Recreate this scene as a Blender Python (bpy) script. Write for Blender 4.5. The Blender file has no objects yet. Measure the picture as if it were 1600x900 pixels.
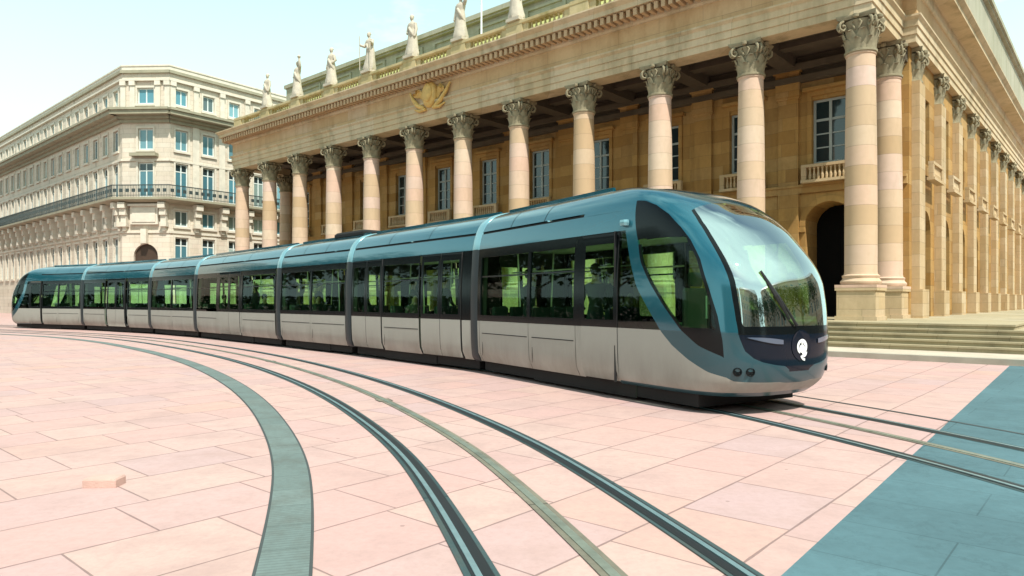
import bpy, bmesh, math, random
from mathutils import Vector, Matrix
random.seed(7)
R = math.radians
SC = bpy.context.scene
COL = SC.collection

# ------------------------------------------------------------------ helpers
class MB:
    """collects faces, becomes ONE mesh object"""
    def __init__(s):
        s.v, s.f, s.m, s.uv = [], [], [], {}
        s.M = Matrix.Identity(4)
    def vert(s, p):
        s.v.append(tuple(s.M @ Vector(p))); return len(s.v) - 1
    def face(s, pts, m=0, uv=None):
        idx = [s.vert(p) for p in pts]
        s.f.append(idx); s.m.append(m)
        if uv: s.uv[len(s.f) - 1] = uv
    def box(s, x0, x1, y0, y1, z0, z1, m=0):
        if x1 < x0: x0, x1 = x1, x0
        if y1 < y0: y0, y1 = y1, y0
        c = [s.vert(p) for p in ((x0,y0,z0),(x1,y0,z0),(x1,y1,z0),(x0,y1,z0),(x0,y0,z1),(x1,y0,z1),(x1,y1,z1),(x0,y1,z1))]
        for q in ((3,2,1,0),(4,5,6,7),(0,1,5,4),(1,2,6,5),(2,3,7,6),(3,0,4,7)):
            s.f.append([c[i] for i in q]); s.m.append(m)
    def lathe(s, prof, cx=0, cy=0, n=24, m=0, caps=True):
        rows = []
        for r, z in prof:
            rows.append([s.vert((cx + r*math.cos(2*math.pi*k/n), cy + r*math.sin(2*math.pi*k/n), z)) for k in range(n)])
        for a, b in zip(rows, rows[1:]):
            for k in range(n):
                s.f.append([a[k], a[(k+1)%n], b[(k+1)%n], b[k]]); s.m.append(m)
        if caps:
            s.f.append(rows[0][::-1]); s.m.append(m); s.f.append(rows[-1]); s.m.append(m)
    def loft(s, rings, m=0, closed=True, cap=True):
        idx = [[s.vert(p) for p in r] for r in rings]
        for a, b in zip(idx, idx[1:]):
            n = len(a)
            for k in range(n if closed else n - 1):
                mm = m[k] if isinstance(m, (list, tuple)) else m
                s.f.append([a[k], a[(k+1)%n], b[(k+1)%n], b[k]]); s.m.append(mm)
        if cap and closed:
            mm = m if isinstance(m, int) else m[0]
            s.f.append(idx[0][::-1]); s.m.append(mm); s.f.append(idx[-1]); s.m.append(mm)
    def tube(s, pts, r, n=8, m=0):
        pts = [Vector(p) for p in pts]; rings = []
        for i, p in enumerate(pts):
            d = (pts[min(i+1, len(pts)-1)] - pts[max(i-1, 0)]).normalized()
            a = d.orthogonal().normalized(); b = d.cross(a)
            rr = r[i] if isinstance(r, (list, tuple)) else r
            rings.append([p + a*rr*math.cos(2*math.pi*k/n) + b*rr*math.sin(2*math.pi*k/n) for k in range(n)])
        # keep rings untwisted
        for i in range(1, len(rings)):
            k = min(range(n), key=lambda q: (rings[i][q]-rings[i-1][0]-(pts[i]-pts[i-1])).length)
            rings[i] = rings[i][k:] + rings[i][:k]
        s.loft(rings, m)
    def build(s, name, mats, parent=None, smooth=False, loc=None, rz=0, merge=False, auto=None):
        me = bpy.data.meshes.new(name)
        me.from_pydata(s.v, [], s.f)
        mats = mats if isinstance(mats, (list, tuple)) else [mats]
        for m in mats: me.materials.append(m)
        me.polygons.foreach_set('material_index', s.m)
        if s.uv:
            ul = me.uv_layers.new(name='UVMap')
            for fi, uv in s.uv.items():
                for li, c in zip(me.polygons[fi].loop_indices, uv): ul.data[li].uv = c
        if merge or smooth or auto:
            bm = bmesh.new(); bm.from_mesh(me)
            bmesh.ops.remove_doubles(bm, verts=bm.verts, dist=1e-4)
            bmesh.ops.recalc_face_normals(bm, faces=bm.faces)
            if auto:
                for e in bm.edges:
                    if len(e.link_faces) == 2 and e.calc_face_angle(0) > R(auto): e.smooth = False
            bm.to_mesh(me); bm.free()
        if smooth or auto:
            me.polygons.foreach_set('use_smooth', [True]*len(me.polygons))
        me.update()
        o = bpy.data.objects.new(name, me); COL.objects.link(o)
        if loc is not None: o.location = loc
        o.rotation_euler.z = rz
        if parent: o.parent = parent
        return o

def empty(name, loc=(0,0,0), rz=0):
    o = bpy.data.objects.new(name, None); COL.objects.link(o)
    o.empty_display_size = .3
    o.location = loc; o.rotation_euler.z = rz
    return o
def tag(o, label, cat, group=None):
    o['label'] = label; o['category'] = cat
    if group: o['group'] = group
    return o
def struct(o, kind='structure'):
    o['kind'] = kind; return o
def dup(src, parent=None, deep=True):
    c = src.copy(); COL.objects.link(c)
    if parent is not None: c.parent = parent
    if deep:
        for ch in list(src.children): dup(ch, c)
    return c
def lerp(T, x):
    if x <= T[0][0]: return T[0][1]
    for (a, b), (c, d) in zip(T, T[1:]):
        if x <= c: return b + (d-b)*(x-a)/(c-a)
    return T[-1][1]
def catmull(T, n):
    out = []; P = [T[0]] + list(T) + [T[-1]]; dim = len(T[0])
    for i in range(len(T)-1):
        for k in range(n):
            t = k/n
            out.append(tuple(.5*(2*P[i+1][c] + (P[i+2][c]-P[i][c])*t + (2*P[i][c]-5*P[i+1][c]+4*P[i+2][c]-P[i+3][c])*t*t
                       + (3*P[i+1][c]-P[i][c]-3*P[i+2][c]+P[i+3][c])*t**3) for c in range(dim)))
    out.append(tuple(T[-1])); return out

# ------------------------------------------------------------------ materials
class NT:
    def __init__(s, name):
        s.mat = bpy.data.materials.new(name); s.mat.use_nodes = True
        s.t = s.mat.node_tree; s.t.nodes.clear()
        s.out = s.n('ShaderNodeOutputMaterial')
    def n(s, typ, **kw):
        nd = s.t.nodes.new(typ)
        for k, v in kw.items(): setattr(nd, k, v)
        return nd
    def l(s, a, b): s.t.links.new(a, b)
    def set(s, nd, i, v):
        if hasattr(v, 'is_output'): s.l(v, nd.inputs[i])
        elif v is not None: nd.inputs[i].default_value = v
    def math(s, op, a, b=None, c=None):
        nd = s.n('ShaderNodeMath', operation=op)
        s.set(nd, 0, a); s.set(nd, 1, b); s.set(nd, 2, c)
        return nd.outputs[0]
    def mix(s, f, a, b, mode='MIX'):
        nd = s.n('ShaderNodeMix', data_type='RGBA', blend_type=mode)
        s.set(nd, 0, f)
        for i, v in ((6, a), (7, b)):
            if isinstance(v, tuple) and len(v) == 3: v = v + (1,)
            s.set(nd, i, v)
        return nd.outputs[2]
    def obj(s): return s.n('ShaderNodeTexCoord').outputs['Object']
    def noise(s, scale, vec=None, detail=4, rough=.55):
        nd = s.n('ShaderNodeTexNoise'); nd.inputs['Scale'].default_value = scale
        nd.inputs['Detail'].default_value = detail; nd.inputs['Roughness'].default_value = rough
        s.l(vec if vec is not None else s.obj(), nd.inputs['Vector']); return nd.outputs['Fac']
    def ramp(s, f, stops):
        nd = s.n('ShaderNodeValToRGB'); e = nd.color_ramp.elements
        while len(e) < len(stops): e.new(.5)
        for el, (p, c) in zip(e, stops):
            el.position = p; el.color = c if len(c) == 4 else c + (1,)
        s.l(f, nd.inputs[0]); return nd.outputs[0]
    def scale(s, vec, v):
        nd = s.n('ShaderNodeVectorMath', operation='MULTIPLY'); s.l(vec, nd.inputs[0]); nd.inputs[1].default_value = v
        return nd.outputs[0]
    def princ(s, col, rough=.6, metal=0, spec=.5, bump=None, bstr=.3, coat=0, bdist=.02):
        p = s.n('ShaderNodeBsdfPrincipled')
        if isinstance(col, tuple) and len(col) == 3: col = col + (1,)
        s.set(p, 'Base Color', col); s.set(p, 'Roughness', rough); s.set(p, 'Metallic', metal)
        s.set(p, 'Specular IOR Level', spec)
        if coat: s.set(p, 'Coat Weight', coat); p.inputs['Coat Roughness'].default_value = .05
        if bump is not None:
            b = s.n('ShaderNodeBump'); b.inputs['Strength'].default_value = bstr; b.inputs['Distance'].default_value = bdist
            s.l(bump, b.inputs['Height']); s.l(b.outputs[0], p.inputs['Normal'])
        s.l(p.outputs[0], s.out.inputs[0]); return p

def simple(name, col, rough=.6, metal=0, var=.12, scale=3., spec=.5, coat=0, bstr=0):
    t = NT(name); f = t.noise(scale)
    c = t.mix(f, tuple(x*(1-var) for x in col), tuple(min(1, x*(1+var)) for x in col))
    t.princ(c, rough, metal, spec, bump=t.noise(scale*12) if bstr else None, bstr=bstr, coat=coat)
    return t.mat

def ashlar(name, cols, bw=.95, bh=.5, joint=.012, mortar=.55, stain=(.16,.13,.07), stain_amt=.5, rough=.85, grime_z=None):
    """coursed stone; object space, x+y along the wall, z up"""
    t = NT(name)
    sep = t.n('ShaderNodeSeparateXYZ'); t.l(t.obj(), sep.inputs[0])
    x = t.math('ADD', sep.outputs[0], sep.outputs[1]); z = sep.outputs[2]
    rz = t.math('DIVIDE', z, bh); row = t.math('FLOOR', rz)
    wn = t.n('ShaderNodeTexWhiteNoise', noise_dimensions='1D'); t.l(row, wn.inputs['W'])
    off = t.math('ADD', t.math('MULTIPLY', row, .5), t.math('MULTIPLY', wn.outputs['Value'], .3))
    cx = t.math('ADD', t.math('DIVIDE', x, bw), off)
    cell = t.n('ShaderNodeCombineXYZ'); t.l(row, cell.inputs[0]); t.l(t.math('FLOOR', cx), cell.inputs[1])
    w2 = t.n('ShaderNodeTexWhiteNoise', noise_dimensions='3D'); t.l(cell.outputs[0], w2.inputs['Vector'])
    n = len(cols)
    base = t.ramp(w2.outputs['Value'], [(i/(n-1), c) for i, c in enumerate(cols)])
    n1 = t.noise(.35, detail=6); n2 = t.noise(7, detail=6)
    base = t.mix(t.math('MULTIPLY', n2, .5), base, tuple(c*.62 for c in cols[n//2]))
    st = t.noise(1.0, t.scale(t.obj(), (1.3, 1.3, .28)), detail=7, rough=.65)
    sm = t.math('MULTIPLY', t.ramp(st, [(.48, (0,0,0)), (.72, (1,1,1))]), stain_amt)
    base = t.mix(sm, base, stain)
    base = t.mix(t.math('MULTIPLY', t.ramp(n1, [(.4, (0,0,0)), (.75, (1,1,1))]), .35), base, tuple(min(1, c*1.25) for c in cols[0]))
    fz = t.math('FRACT', rz); fx = t.math('FRACT', cx)
    dz = t.math('MULTIPLY', t.math('MINIMUM', fz, t.math('SUBTRACT', 1, fz)), bh)
    dx = t.math('MULTIPLY', t.math('MINIMUM', fx, t.math('SUBTRACT', 1, fx)), bw)
    j = t.math('LESS_THAN', t.math('MINIMUM', dz, dx), joint)
    base = t.mix(t.math('MULTIPLY', j, mortar), base, (.10, .075, .045))
    h = t.math('SUBTRACT', t.math('MULTIPLY', n2, .4), t.math('MULTIPLY', j, .6))
    t.princ(base, rough, spec=.25, bump=h, bstr=.35, bdist=.03)
    return t.mat

OCH = [(.52,.38,.22), (.58,.44,.27), (.48,.34,.18), (.62,.50,.34), (.56,.41,.25)]
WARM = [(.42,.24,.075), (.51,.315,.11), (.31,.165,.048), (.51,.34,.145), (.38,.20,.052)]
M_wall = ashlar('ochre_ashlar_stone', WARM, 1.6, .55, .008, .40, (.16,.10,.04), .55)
M_stone = ashlar('golden_limestone', OCH, 1.5, .48, .008, .4, (.22,.18,.08), .5)
M_ped = ashlar('pedestal_limestone', [(.56,.43,.26), (.60,.47,.31), (.50,.36,.19), (.62,.48,.33)], 1.6, .42, .008, .45, (.22,.17,.09), .3)
M_trim = ashlar('weathered_cornice_stone', [(.60,.48,.31), (.55,.43,.26), (.64,.53,.37)], 2.2, 5., .008, .4, (.22,.18,.10), .7)
M_mossy = ashlar('mossy_parapet_stone', [(.50,.41,.24), (.45,.37,.20), (.55,.46,.29)], 1.9, 3., .006, .3, (.20,.18,.06), .8)
M_attic = ashlar('grey_green_attic_stone', [(.40,.39,.30), (.36,.35,.26), (.44,.42,.33)], 1.9, 3., .006, .3, (.22,.22,.12), .7)
M_frieze = ashlar('frieze_limestone', [(.58,.41,.24), (.62,.43,.23), (.54,.36,.19), (.64,.50,.36)], 1.95, .9, .008, .4, (.34,.20,.08), .7)
M_modil = simple('terracotta_brown_modillion_stone', (.48,.33,.19), .85, var=.25, scale=2)
M_cap = simple('greenish_grey_capital_stone', (.27,.235,.15), .9, var=.45, scale=5, bstr=.4)
M_soffit = simple('sooty_soffit_stone', (.085,.065,.045), .9, var=.3)  # portico shade put into the ceiling colour
M_statue = simple('pale_statue_stone', (.46,.41,.33), .8, var=.3, scale=4, bstr=.2)
M_gold = simple('gilded_ochre_relief', (.62,.40,.12), .6, var=.35, scale=5)
M_lead = simple('greenish_lead_roofing', (.26,.30,.20), .6, var=.3, scale=1.2)
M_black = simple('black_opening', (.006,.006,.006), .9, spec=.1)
M_wood = simple('dark_wooden_door', (.05,.028,.016), .6, var=.3)
M_winframe = simple('grey_painted_window_frame', (.34,.38,.36), .5)

def column_stone():
    t = NT('column_drum_stone')
    oi = t.n('ShaderNodeObjectInfo')
    sep = t.n('ShaderNodeSeparateXYZ'); t.l(t.obj(), sep.inputs[0])
    zz = t.math('ADD', t.math('DIVIDE', sep.outputs[2], .68), t.math('MULTIPLY', oi.outputs['Random'], 7))
    d = t.math('FLOOR', zz)
    c = t.n('ShaderNodeCombineXYZ'); t.l(d, c.inputs[0]); t.l(oi.outputs['Random'], c.inputs[1])
    w = t.n('ShaderNodeTexWhiteNoise', noise_dimensions='3D'); t.l(c.outputs[0], w.inputs['Vector'])
    base = t.ramp(w.outputs['Value'], [(0, (.60,.44,.31)), (.22, (.65,.44,.35)), (.42, (.66,.53,.41)), (.58, (.48,.33,.19)), (.72, (.62,.46,.33)), (.88, (.66,.49,.43)), (1, (.53,.39,.25))])
    n2 = t.noise(5, detail=6)
    base = t.mix(t.math('MULTIPLY', n2, .45), base, (.42,.31,.19))
    st = t.noise(1., t.scale(t.obj(), (1.5, 1.5, .35)), detail=7)
    base = t.mix(t.math('MULTIPLY', t.ramp(st, [(.52, (0,0,0)), (.75, (1,1,1))]), .5), base, (.28,.22,.13))
    f = t.math('FRACT', zz)
    j = t.math('LESS_THAN', t.math('MINIMUM', f, t.math('SUBTRACT', 1, f)), .012)
    base = t.mix(t.math('MULTIPLY', j, .45), base, (.16,.11,.07))
    t.princ(base, .85, spec=.25, bump=t.math('SUBTRACT', t.math('MULTIPLY', n2, .4), t.math('MULTIPLY', j, .5)), bstr=.3)
    return t.mat
M_col = column_stone()

def paving():
    t = NT('pink_stone_paving')
    mp = t.n('ShaderNodeMapping'); mp.inputs['Rotation'].default_value = (0, 0, R(41.15)); t.l(t.obj(), mp.inputs[0])
    wob = t.n('ShaderNodeTexNoise'); wob.inputs['Scale'].default_value = 1.2; t.l(t.obj(), wob.inputs['Vector'])
    sep = t.n('ShaderNodeSeparateXYZ'); t.l(mp.outputs[0], sep.inputs[0])
    x = t.math('ADD', sep.outputs[0], t.math('MULTIPLY', t.math('SUBTRACT', wob.outputs['Fac'], .5), .02))
    rx = t.math('DIVIDE', t.math('ADD', x, .1), .8); row = t.math('FLOOR', rx)
    wn = t.n('ShaderNodeTexWhiteNoise', noise_dimensions='1D'); t.l(row, wn.inputs['W'])
    vy = t.math('ADD', t.math('DIVIDE', sep.outputs[1], .98), t.math('MULTIPLY', wn.outputs['Value'], 3))
    cell = t.n('ShaderNodeCombineXYZ'); t.l(row, cell.inputs[0]); t.l(t.math('FLOOR', vy), cell.inputs[1])
    w2 = t.n('ShaderNodeTexWhiteNoise', noise_dimensions='3D'); t.l(cell.outputs[0], w2.inputs['Vector'])
    base = t.ramp(w2.outputs['Value'], [(0, (.55,.345,.31)), (.2, (.57,.395,.345)), (.4, (.51,.355,.345)), (.6, (.57,.345,.31)), (.75, (.57,.41,.35)), (.9, (.48,.345,.355)), (1, (.58,.365,.285))])
    big = t.noise(.45, detail=6)
    base = t.mix(t.math('MULTIPLY', t.ramp(big, [(.35, (0,0,0)), (.7, (1,1,1))]), .4), base, (.58,.455,.425))
    med = t.noise(3.2, detail=8, rough=.65)
    base = t.mix(t.math('MULTIPLY', t.ramp(med, [(.47, (0,0,0)), (.72, (1,1,1))]), .5), base, (.43,.295,.26))
    fine = t.noise(60, detail=3)
    blot = t.noise(.9, detail=9, rough=.7)
    base = t.mix(t.math('MULTIPLY', t.ramp(blot, [(.47, (0,0,0)), (.64, (1,1,1))]), .50), base, (.34,.235,.215))
    base = t.mix(t.math('MULTIPLY', fine, .38), base, (.38,.27,.235))
    vo = t.n('ShaderNodeTexVoronoi'); vo.inputs['Scale'].default_value = 2.6; t.l(t.obj(), vo.inputs['Vector'])
    sp = t.math('LESS_THAN', vo.outputs['Distance'], t.math('MULTIPLY', t.math('SUBTRACT', t.noise(1.7), .40), .24))
    base = t.mix(t.math('MULTIPLY', sp, .70), base, (.17,.12,.11))
    fx = t.math('FRACT', rx); fy = t.math('FRACT', vy)
    dx = t.math('MULTIPLY', t.math('MINIMUM', fx, t.math('SUBTRACT', 1, fx)), .8)
    dy = t.math('MULTIPLY', t.math('MINIMUM', fy, t.math('SUBTRACT', 1, fy)), .98)
    jw = t.math('ADD', .002, t.math('MULTIPLY', t.noise(2.5), .014))
    j = t.math('MAXIMUM', t.math('LESS_THAN', dx, jw), t.math('LESS_THAN', dy, t.math('MULTIPLY', jw, .8)))
    base = t.mix(t.math('MULTIPLY', j, .72), base, (.15,.10,.095))
    grain = t.noise(17, detail=7, rough=.7)
    base = t.mix(t.math('MULTIPLY', t.ramp(grain, [(.44, (0,0,0)), (.66, (1,1,1))]), .34), base, (.34,.245,.225))
    base = t.mix(t.math('MULTIPLY', t.math('SUBTRACT', 1, j), .16), base, (.56,.405,.375))
    base = t.mix(1.0, base, (.95,.91,.915), 'MULTIPLY')
    h = t.math('SUBTRACT', t.math('MULTIPLY', fine, .25), t.math('MULTIPLY', j, .8))
    t.princ(base, t.math('ADD', .55, t.math('MULTIPLY', med, .3)), spec=.3, bump=h, bstr=.25, bdist=.01)
    return t.mat
M_pave = paving()

def teal_paving(name, c1, c2, bw=1.6, bh=.75, rot=41.15):
    t = NT(name)
    mp = t.n('ShaderNodeMapping'); mp.inputs['Rotation'].default_value = (0, 0, R(rot)); t.l(t.obj(), mp.inputs[0])
    br = t.n('ShaderNodeTexBrick'); t.l(mp.outputs[0], br.inputs['Vector'])
    br.inputs['Scale'].default_value = 1; br.inputs['Brick Width'].default_value = bw; br.inputs['Row Height'].default_value = bh
    br.inputs['Mortar Size'].default_value = .006
    br.inputs['Color1'].default_value = c1 + (1,); br.inputs['Color2'].default_value = c2 + (1,)
    br.inputs['Mortar'].default_value = tuple(x*.6 for x in c1) + (1,)
    n = t.noise(14, detail=6)
    c = t.mix(t.math('MULTIPLY', n, .6), br.outputs['Color'], tuple(x*.5 for x in c1))
    cr = t.noise(1.3, detail=9, rough=.7)
    c = t.mix(t.math('MULTIPLY', t.ramp(cr, [(.487, (0,0,0)), (.5, (1,1,1)), (.513, (0,0,0))]), .35), c, tuple(x*.45 for x in c1))
    bl = t.noise(.8, detail=8, rough=.7)
    c = t.mix(t.math('MULTIPLY', t.ramp(bl, [(.42, (0,0,0)), (.68, (1,1,1))]), .35), c, tuple(x*1.5 for x in c2))
    t.princ(c, .75, spec=.3, bump=n, bstr=.2, bdist=.01); return t.mat
M_band = teal_paving('teal_asphalt_paving', (.078,.150,.172), (.086,.165,.188))  # colours of the flat teal band laid over the ground
M_pavement = teal_paving('pale_pavement_stone', (.56,.48,.38), (.50,.43,.35), .9, .9)
M_step = ashlar('grey_gold_step_stone', [(.42,.35,.22), (.36,.31,.20), (.46,.40,.28)], 1.7, 5, .008, .5, (.14,.12,.08), .7)

def ribbon_mat(name, c1, c2, period, joint, rough=.6, metal=0., fine=0):
    t = NT(name)
    uv = t.n('ShaderNodeUVMap'); sep = t.n('ShaderNodeSeparateXYZ'); t.l(uv.outputs[0], sep.inputs[0])
    u = t.math('DIVIDE', sep.outputs[0], period); f = t.math('FRACT', u)
    w = t.n('ShaderNodeTexWhiteNoise', noise_dimensions='1D'); t.l(t.math('FLOOR', u), w.inputs['W'])
    c = t.mix(w.outputs['Value'], c1, c2)
    n = t.noise(22, detail=6)
    c = t.mix(t.math('MULTIPLY', n, .6), c, tuple(x*.5 for x in c1))
    dirt = t.noise(2.3, detail=8, rough=.7)
    c = t.mix(t.math('MULTIPLY', t.ramp(dirt, [(.45, (0,0,0)), (.7, (1,1,1))]), .55), c, (.085,.078,.062))
    j = t.math('LESS_THAN', f, joint/period)
    if fine:
        g = t.math('LESS_THAN', t.math('FRACT', t.math('DIVIDE', sep.outputs[0], fine)), .3)
        j = t.math('MAXIMUM', j, t.math('MULTIPLY', g, .35))
    c = t.mix(t.math('MULTIPLY', j, .7), c, tuple(x*.25 for x in c1))
    t.princ(c, rough, metal, spec=.4, bump=t.math('SUBTRACT', n, j), bstr=.25, bdist=.01); return t.mat
M_bed = ribbon_mat('teal_grey_rail_bed', (.035,.068,.072), (.055,.095,.098), 3.1, .02)
M_slot = ribbon_mat('olive_grey_power_strip', (.20,.185,.14), (.25,.23,.175), 2.4, .03)
M_slotmetal = ribbon_mat('worn_power_strip_metal', (.36,.40,.33), (.30,.36,.31), 8., .06, .4, .5)
M_drain = ribbon_mat('teal_grey_drain_stone', (.15,.20,.19), (.20,.255,.24), .5, .008, .7, 0, .045)
M_edge = simple('dark_drain_joint', (.05,.06,.06), .8)
M_rail = simple('worn_rail_steel', (.22,.33,.35), .35, .4, var=.3, scale=8)
M_groove = simple('grimy_rail_groove', (.014,.016,.018), .5)

# tram
M_teal = simple('teal_tram_paint', (.011,.118,.165), .16, .40, var=.10, scale=.8, coat=1.)
M_tealdk = simple('slate_teal_tram_paint', (.030,.088,.110), .3, .3, var=.12, scale=.9, coat=.4)
def tram_panel():
    t = NT('silver_cream_tram_panel')
    sep = t.n('ShaderNodeSeparateXYZ'); t.l(t.obj(), sep.inputs[0])
    n = t.noise(1., t.scale(t.obj(), (2.2, 2.2, .7)), detail=7, rough=.65)
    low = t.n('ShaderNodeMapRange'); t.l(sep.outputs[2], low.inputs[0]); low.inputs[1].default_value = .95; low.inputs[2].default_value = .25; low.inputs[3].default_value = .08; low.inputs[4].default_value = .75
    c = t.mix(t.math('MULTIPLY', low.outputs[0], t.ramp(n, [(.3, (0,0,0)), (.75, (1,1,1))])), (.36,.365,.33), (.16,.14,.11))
    fine = t.noise(30, detail=4)
    c = t.mix(t.math('MULTIPLY', fine, .12), c, (.25,.24,.20))
    t.princ(c, t.math('ADD', .3, t.math('MULTIPLY', n, .25)), spec=.4); return t.mat
M_cream = tram_panel()
M_blk = simple('black_gloss_panel', (.004,.006,.007), .15, 0, var=.2, spec=.25)
M_navy = simple('navy_black_front_panel', (.004,.009,.018), .12, 0, var=.2, spec=.25)
M_rub = simple('black_rubber', (.012,.013,.014), .55)
M_grey = simple('dark_grey_joint_hoop', (.018,.027,.032), .45, .1)
M_hoopt = simple('pale_teal_joint_hoop', (.22,.44,.50), .25, .4, coat=.4)
M_under = simple('black_underframe', (.008,.008,.008), .85)
M_inner = simple('pale_interior_lining', (.30,.36,.28), .6)
M_floor = simple('tram_floor', (.22,.23,.21), .8)
M_seat = simple('dark_seat_fabric', (.022,.030,.032), .85)
M_pole = simple('steel_grab_pole', (.5,.5,.45), .3, .9)
M_lamp = simple('clear_headlamp_lens', (.07,.10,.15), .12, .0, coat=1.)
M_white = simple('white_emblem_paint', (.85,.86,.85), .4)

def glass(name, tint, base=.06, f0=.5):
    t = NT(name)
    tr = t.n('ShaderNodeBsdfTransparent'); tr.inputs[0].default_value = tint + (1,)
    gl = t.n('ShaderNodeBsdfGlossy'); gl.inputs['Roughness'].default_value = .015; gl.inputs[0].default_value = (.92,1,1,1)
    lw = t.n('ShaderNodeLayerWeight'); lw.inputs['Blend'].default_value = f0
    f = t.math('ADD', base, t.math('MULTIPLY', lw.outputs['Fresnel'], .40 if name != 'reflective_windscreen_glass' else .5))
    mx = t.n('ShaderNodeMixShader'); t.l(f, mx.inputs[0]); t.l(tr.outputs[0], mx.inputs[1]); t.l(gl.outputs[0], mx.inputs[2])
    t.l(mx.outputs[0], t.out.inputs[0]); return t.mat
M_glass = glass('green_tinted_tram_glass', (.62,.96,.62), .01, .33)
M_smoke = glass('smoked_tram_glass', (.14,.25,.18), .02, .36)
M_screen = glass('reflective_windscreen_glass', (.58,.90,.46), .50, .60)
M_pane = simple('dark_window_glass', (.015,.03,.035), .06, 0, var=.3, spec=.8)
def sky_pane():
    t = NT('sky_blue_window_glass')  # sky reflection put into the glass colour
    oi = t.n('ShaderNodeObjectInfo')
    c = t.ramp(oi.outputs['Random'], [(0, (.03,.07,.09)), (.3, (.09,.27,.34)), (.5, (.03,.06,.07)), (.7, (.38,.50,.46)), (.85, (.10,.22,.26)), (1, (.20,.40,.46))])  # sky reflection put into the pane colours, varied per window
    t.princ(c, .08, spec=.8); return t.mat
M_skypane = sky_pane()

# ------------------------------------------------------------------ camera, sun, sky
cam = bpy.data.cameras.new('camera'); co = bpy.data.objects.new('camera', cam); COL.objects.link(co)
co.location = (0, 0, 1.55); co.rotation_euler = (R(90), 0, 0)
cam.sensor_width = 36; cam.lens = 1095/1600*36; cam.shift_y = 20/1600; cam.clip_end = 3000; cam.clip_start = .05
SC.camera = co
SUN_AZ = (.43, -.903); SUN_EL = 55
sl = bpy.data.lights.new('sun', 'SUN'); so = bpy.data.objects.new('sun', sl); COL.objects.link(so)
sl.energy = 5.0; sl.angle = R(.53); sl.color = (1, .95, .86)
d = Vector((SUN_AZ[0]*math.cos(R(SUN_EL)), SUN_AZ[1]*math.cos(R(SUN_EL)), math.sin(R(SUN_EL))))
so.rotation_euler = d.to_track_quat('Z', 'Y').to_euler(); so.location = d*80
wd = bpy.data.worlds.new('World'); SC.world = wd; wd.use_nodes = True
wt = wd.node_tree; wt.nodes.clear()
wo = wt.nodes.new('ShaderNodeOutputWorld'); bg = wt.nodes.new('ShaderNodeBackground')
sky = wt.nodes.new('ShaderNodeTexSky'); sky.sky_type = 'NISHITA'; sky.sun_disc = False
sky.sun_elevation = R(SUN_EL); sky.sun_rotation = math.atan2(SUN_AZ[0], SUN_AZ[1])
sky.air_density = 1.2; sky.dust_density = 2.0; sky.ozone_density = 1.0
tc = wt.nodes.new('ShaderNodeTexCoord')
mpn = wt.nodes.new('ShaderNodeMapping'); mpn.inputs['Scale'].default_value = (1.0, 1.0, 2.6)
nz = wt.nodes.new('ShaderNodeTexNoise'); nz.inputs['Scale'].default_value = 1.5; nz.inputs['Detail'].default_value = 8; nz.inputs['Roughness'].default_value = .6
rp = wt.nodes.new('ShaderNodeValToRGB'); rp.color_ramp.elements[0].position = .47; rp.color_ramp.elements[1].position = .68; rp.color_ramp.elements[0].color = (.06,.06,.06,1)
mxn = wt.nodes.new('ShaderNodeMix'); mxn.data_type = 'RGBA'
wt.links.new(tc.outputs['Generated'], mpn.inputs[0]); wt.links.new(mpn.outputs[0], nz.inputs['Vector']); wt.links.new(nz.outputs['Fac'], rp.inputs[0])
sepw = wt.nodes.new('ShaderNodeSeparateXYZ'); wt.links.new(tc.outputs['Generated'], sepw.inputs[0])
hz_ = wt.nodes.new('ShaderNodeMapRange'); hz_.inputs[1].default_value = .74; hz_.inputs[2].default_value = .20; hz_.inputs[3].default_value = 0.; hz_.inputs[4].default_value = .90
wt.links.new(sepw.outputs[2], hz_.inputs[0])
mxm = wt.nodes.new('ShaderNodeMath'); mxm.operation = 'MAXIMUM'; wt.links.new(rp.outputs[0], mxm.inputs[0]); wt.links.new(hz_.outputs[0], mxm.inputs[1])
# unseen bright cloud veil, added to whiten the windscreen's reflection
dv_ = wt.nodes.new('ShaderNodeVectorMath'); dv_.operation = 'DOT_PRODUCT'; wt.links.new(tc.outputs['Generated'], dv_.inputs[0]); dv_.inputs[1].default_value = Vector((.52, -.26, .81)).normalized()
vr = wt.nodes.new('ShaderNodeMapRange'); vr.inputs[1].default_value = .66; vr.inputs[2].default_value = .90; vr.inputs[3].default_value = 0; vr.inputs[4].default_value = 1.1
wt.links.new(dv_.outputs['Value'], vr.inputs[0])
vm = wt.nodes.new('ShaderNodeMath'); vm.operation = 'MULTIPLY'; vm.use_clamp = True; wt.links.new(vr.outputs[0], vm.inputs[0])
va = wt.nodes.new('ShaderNodeMath'); va.operation = 'ADD'; wt.links.new(nz.outputs['Fac'], va.inputs[0]); va.inputs[1].default_value = .35; wt.links.new(va.outputs[0], vm.inputs[1])
mx2 = wt.nodes.new('ShaderNodeMath'); mx2.operation = 'MAXIMUM'; wt.links.new(mxm.outputs[0], mx2.inputs[0]); wt.links.new(vm.outputs[0], mx2.inputs[1])
wt.links.new(mx2.outputs[0], mxn.inputs[0]); wt.links.new(sky.outputs[0], mxn.inputs[6]); mxn.inputs[7].default_value = (12.0, 13.4, 13.0, 1)
tint = wt.nodes.new('ShaderNodeMix'); tint.data_type = 'RGBA'; tint.blend_type = 'MULTIPLY'; tint.inputs[0].default_value = 1; tint.inputs[7].default_value = (.86, 1.06, 1.02, 1)
wt.links.new(mxn.outputs[2], tint.inputs[6]); wt.links.new(tint.outputs[2], bg.inputs[0]); bg.inputs[1].default_value = .088
wt.links.new(bg.outputs[0], wo.inputs[0])
SC.view_settings.view_transform = 'Standard'; SC.view_settings.look = 'None'
SC.view_settings.exposure = .30; SC.view_settings.gamma = 1
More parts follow.
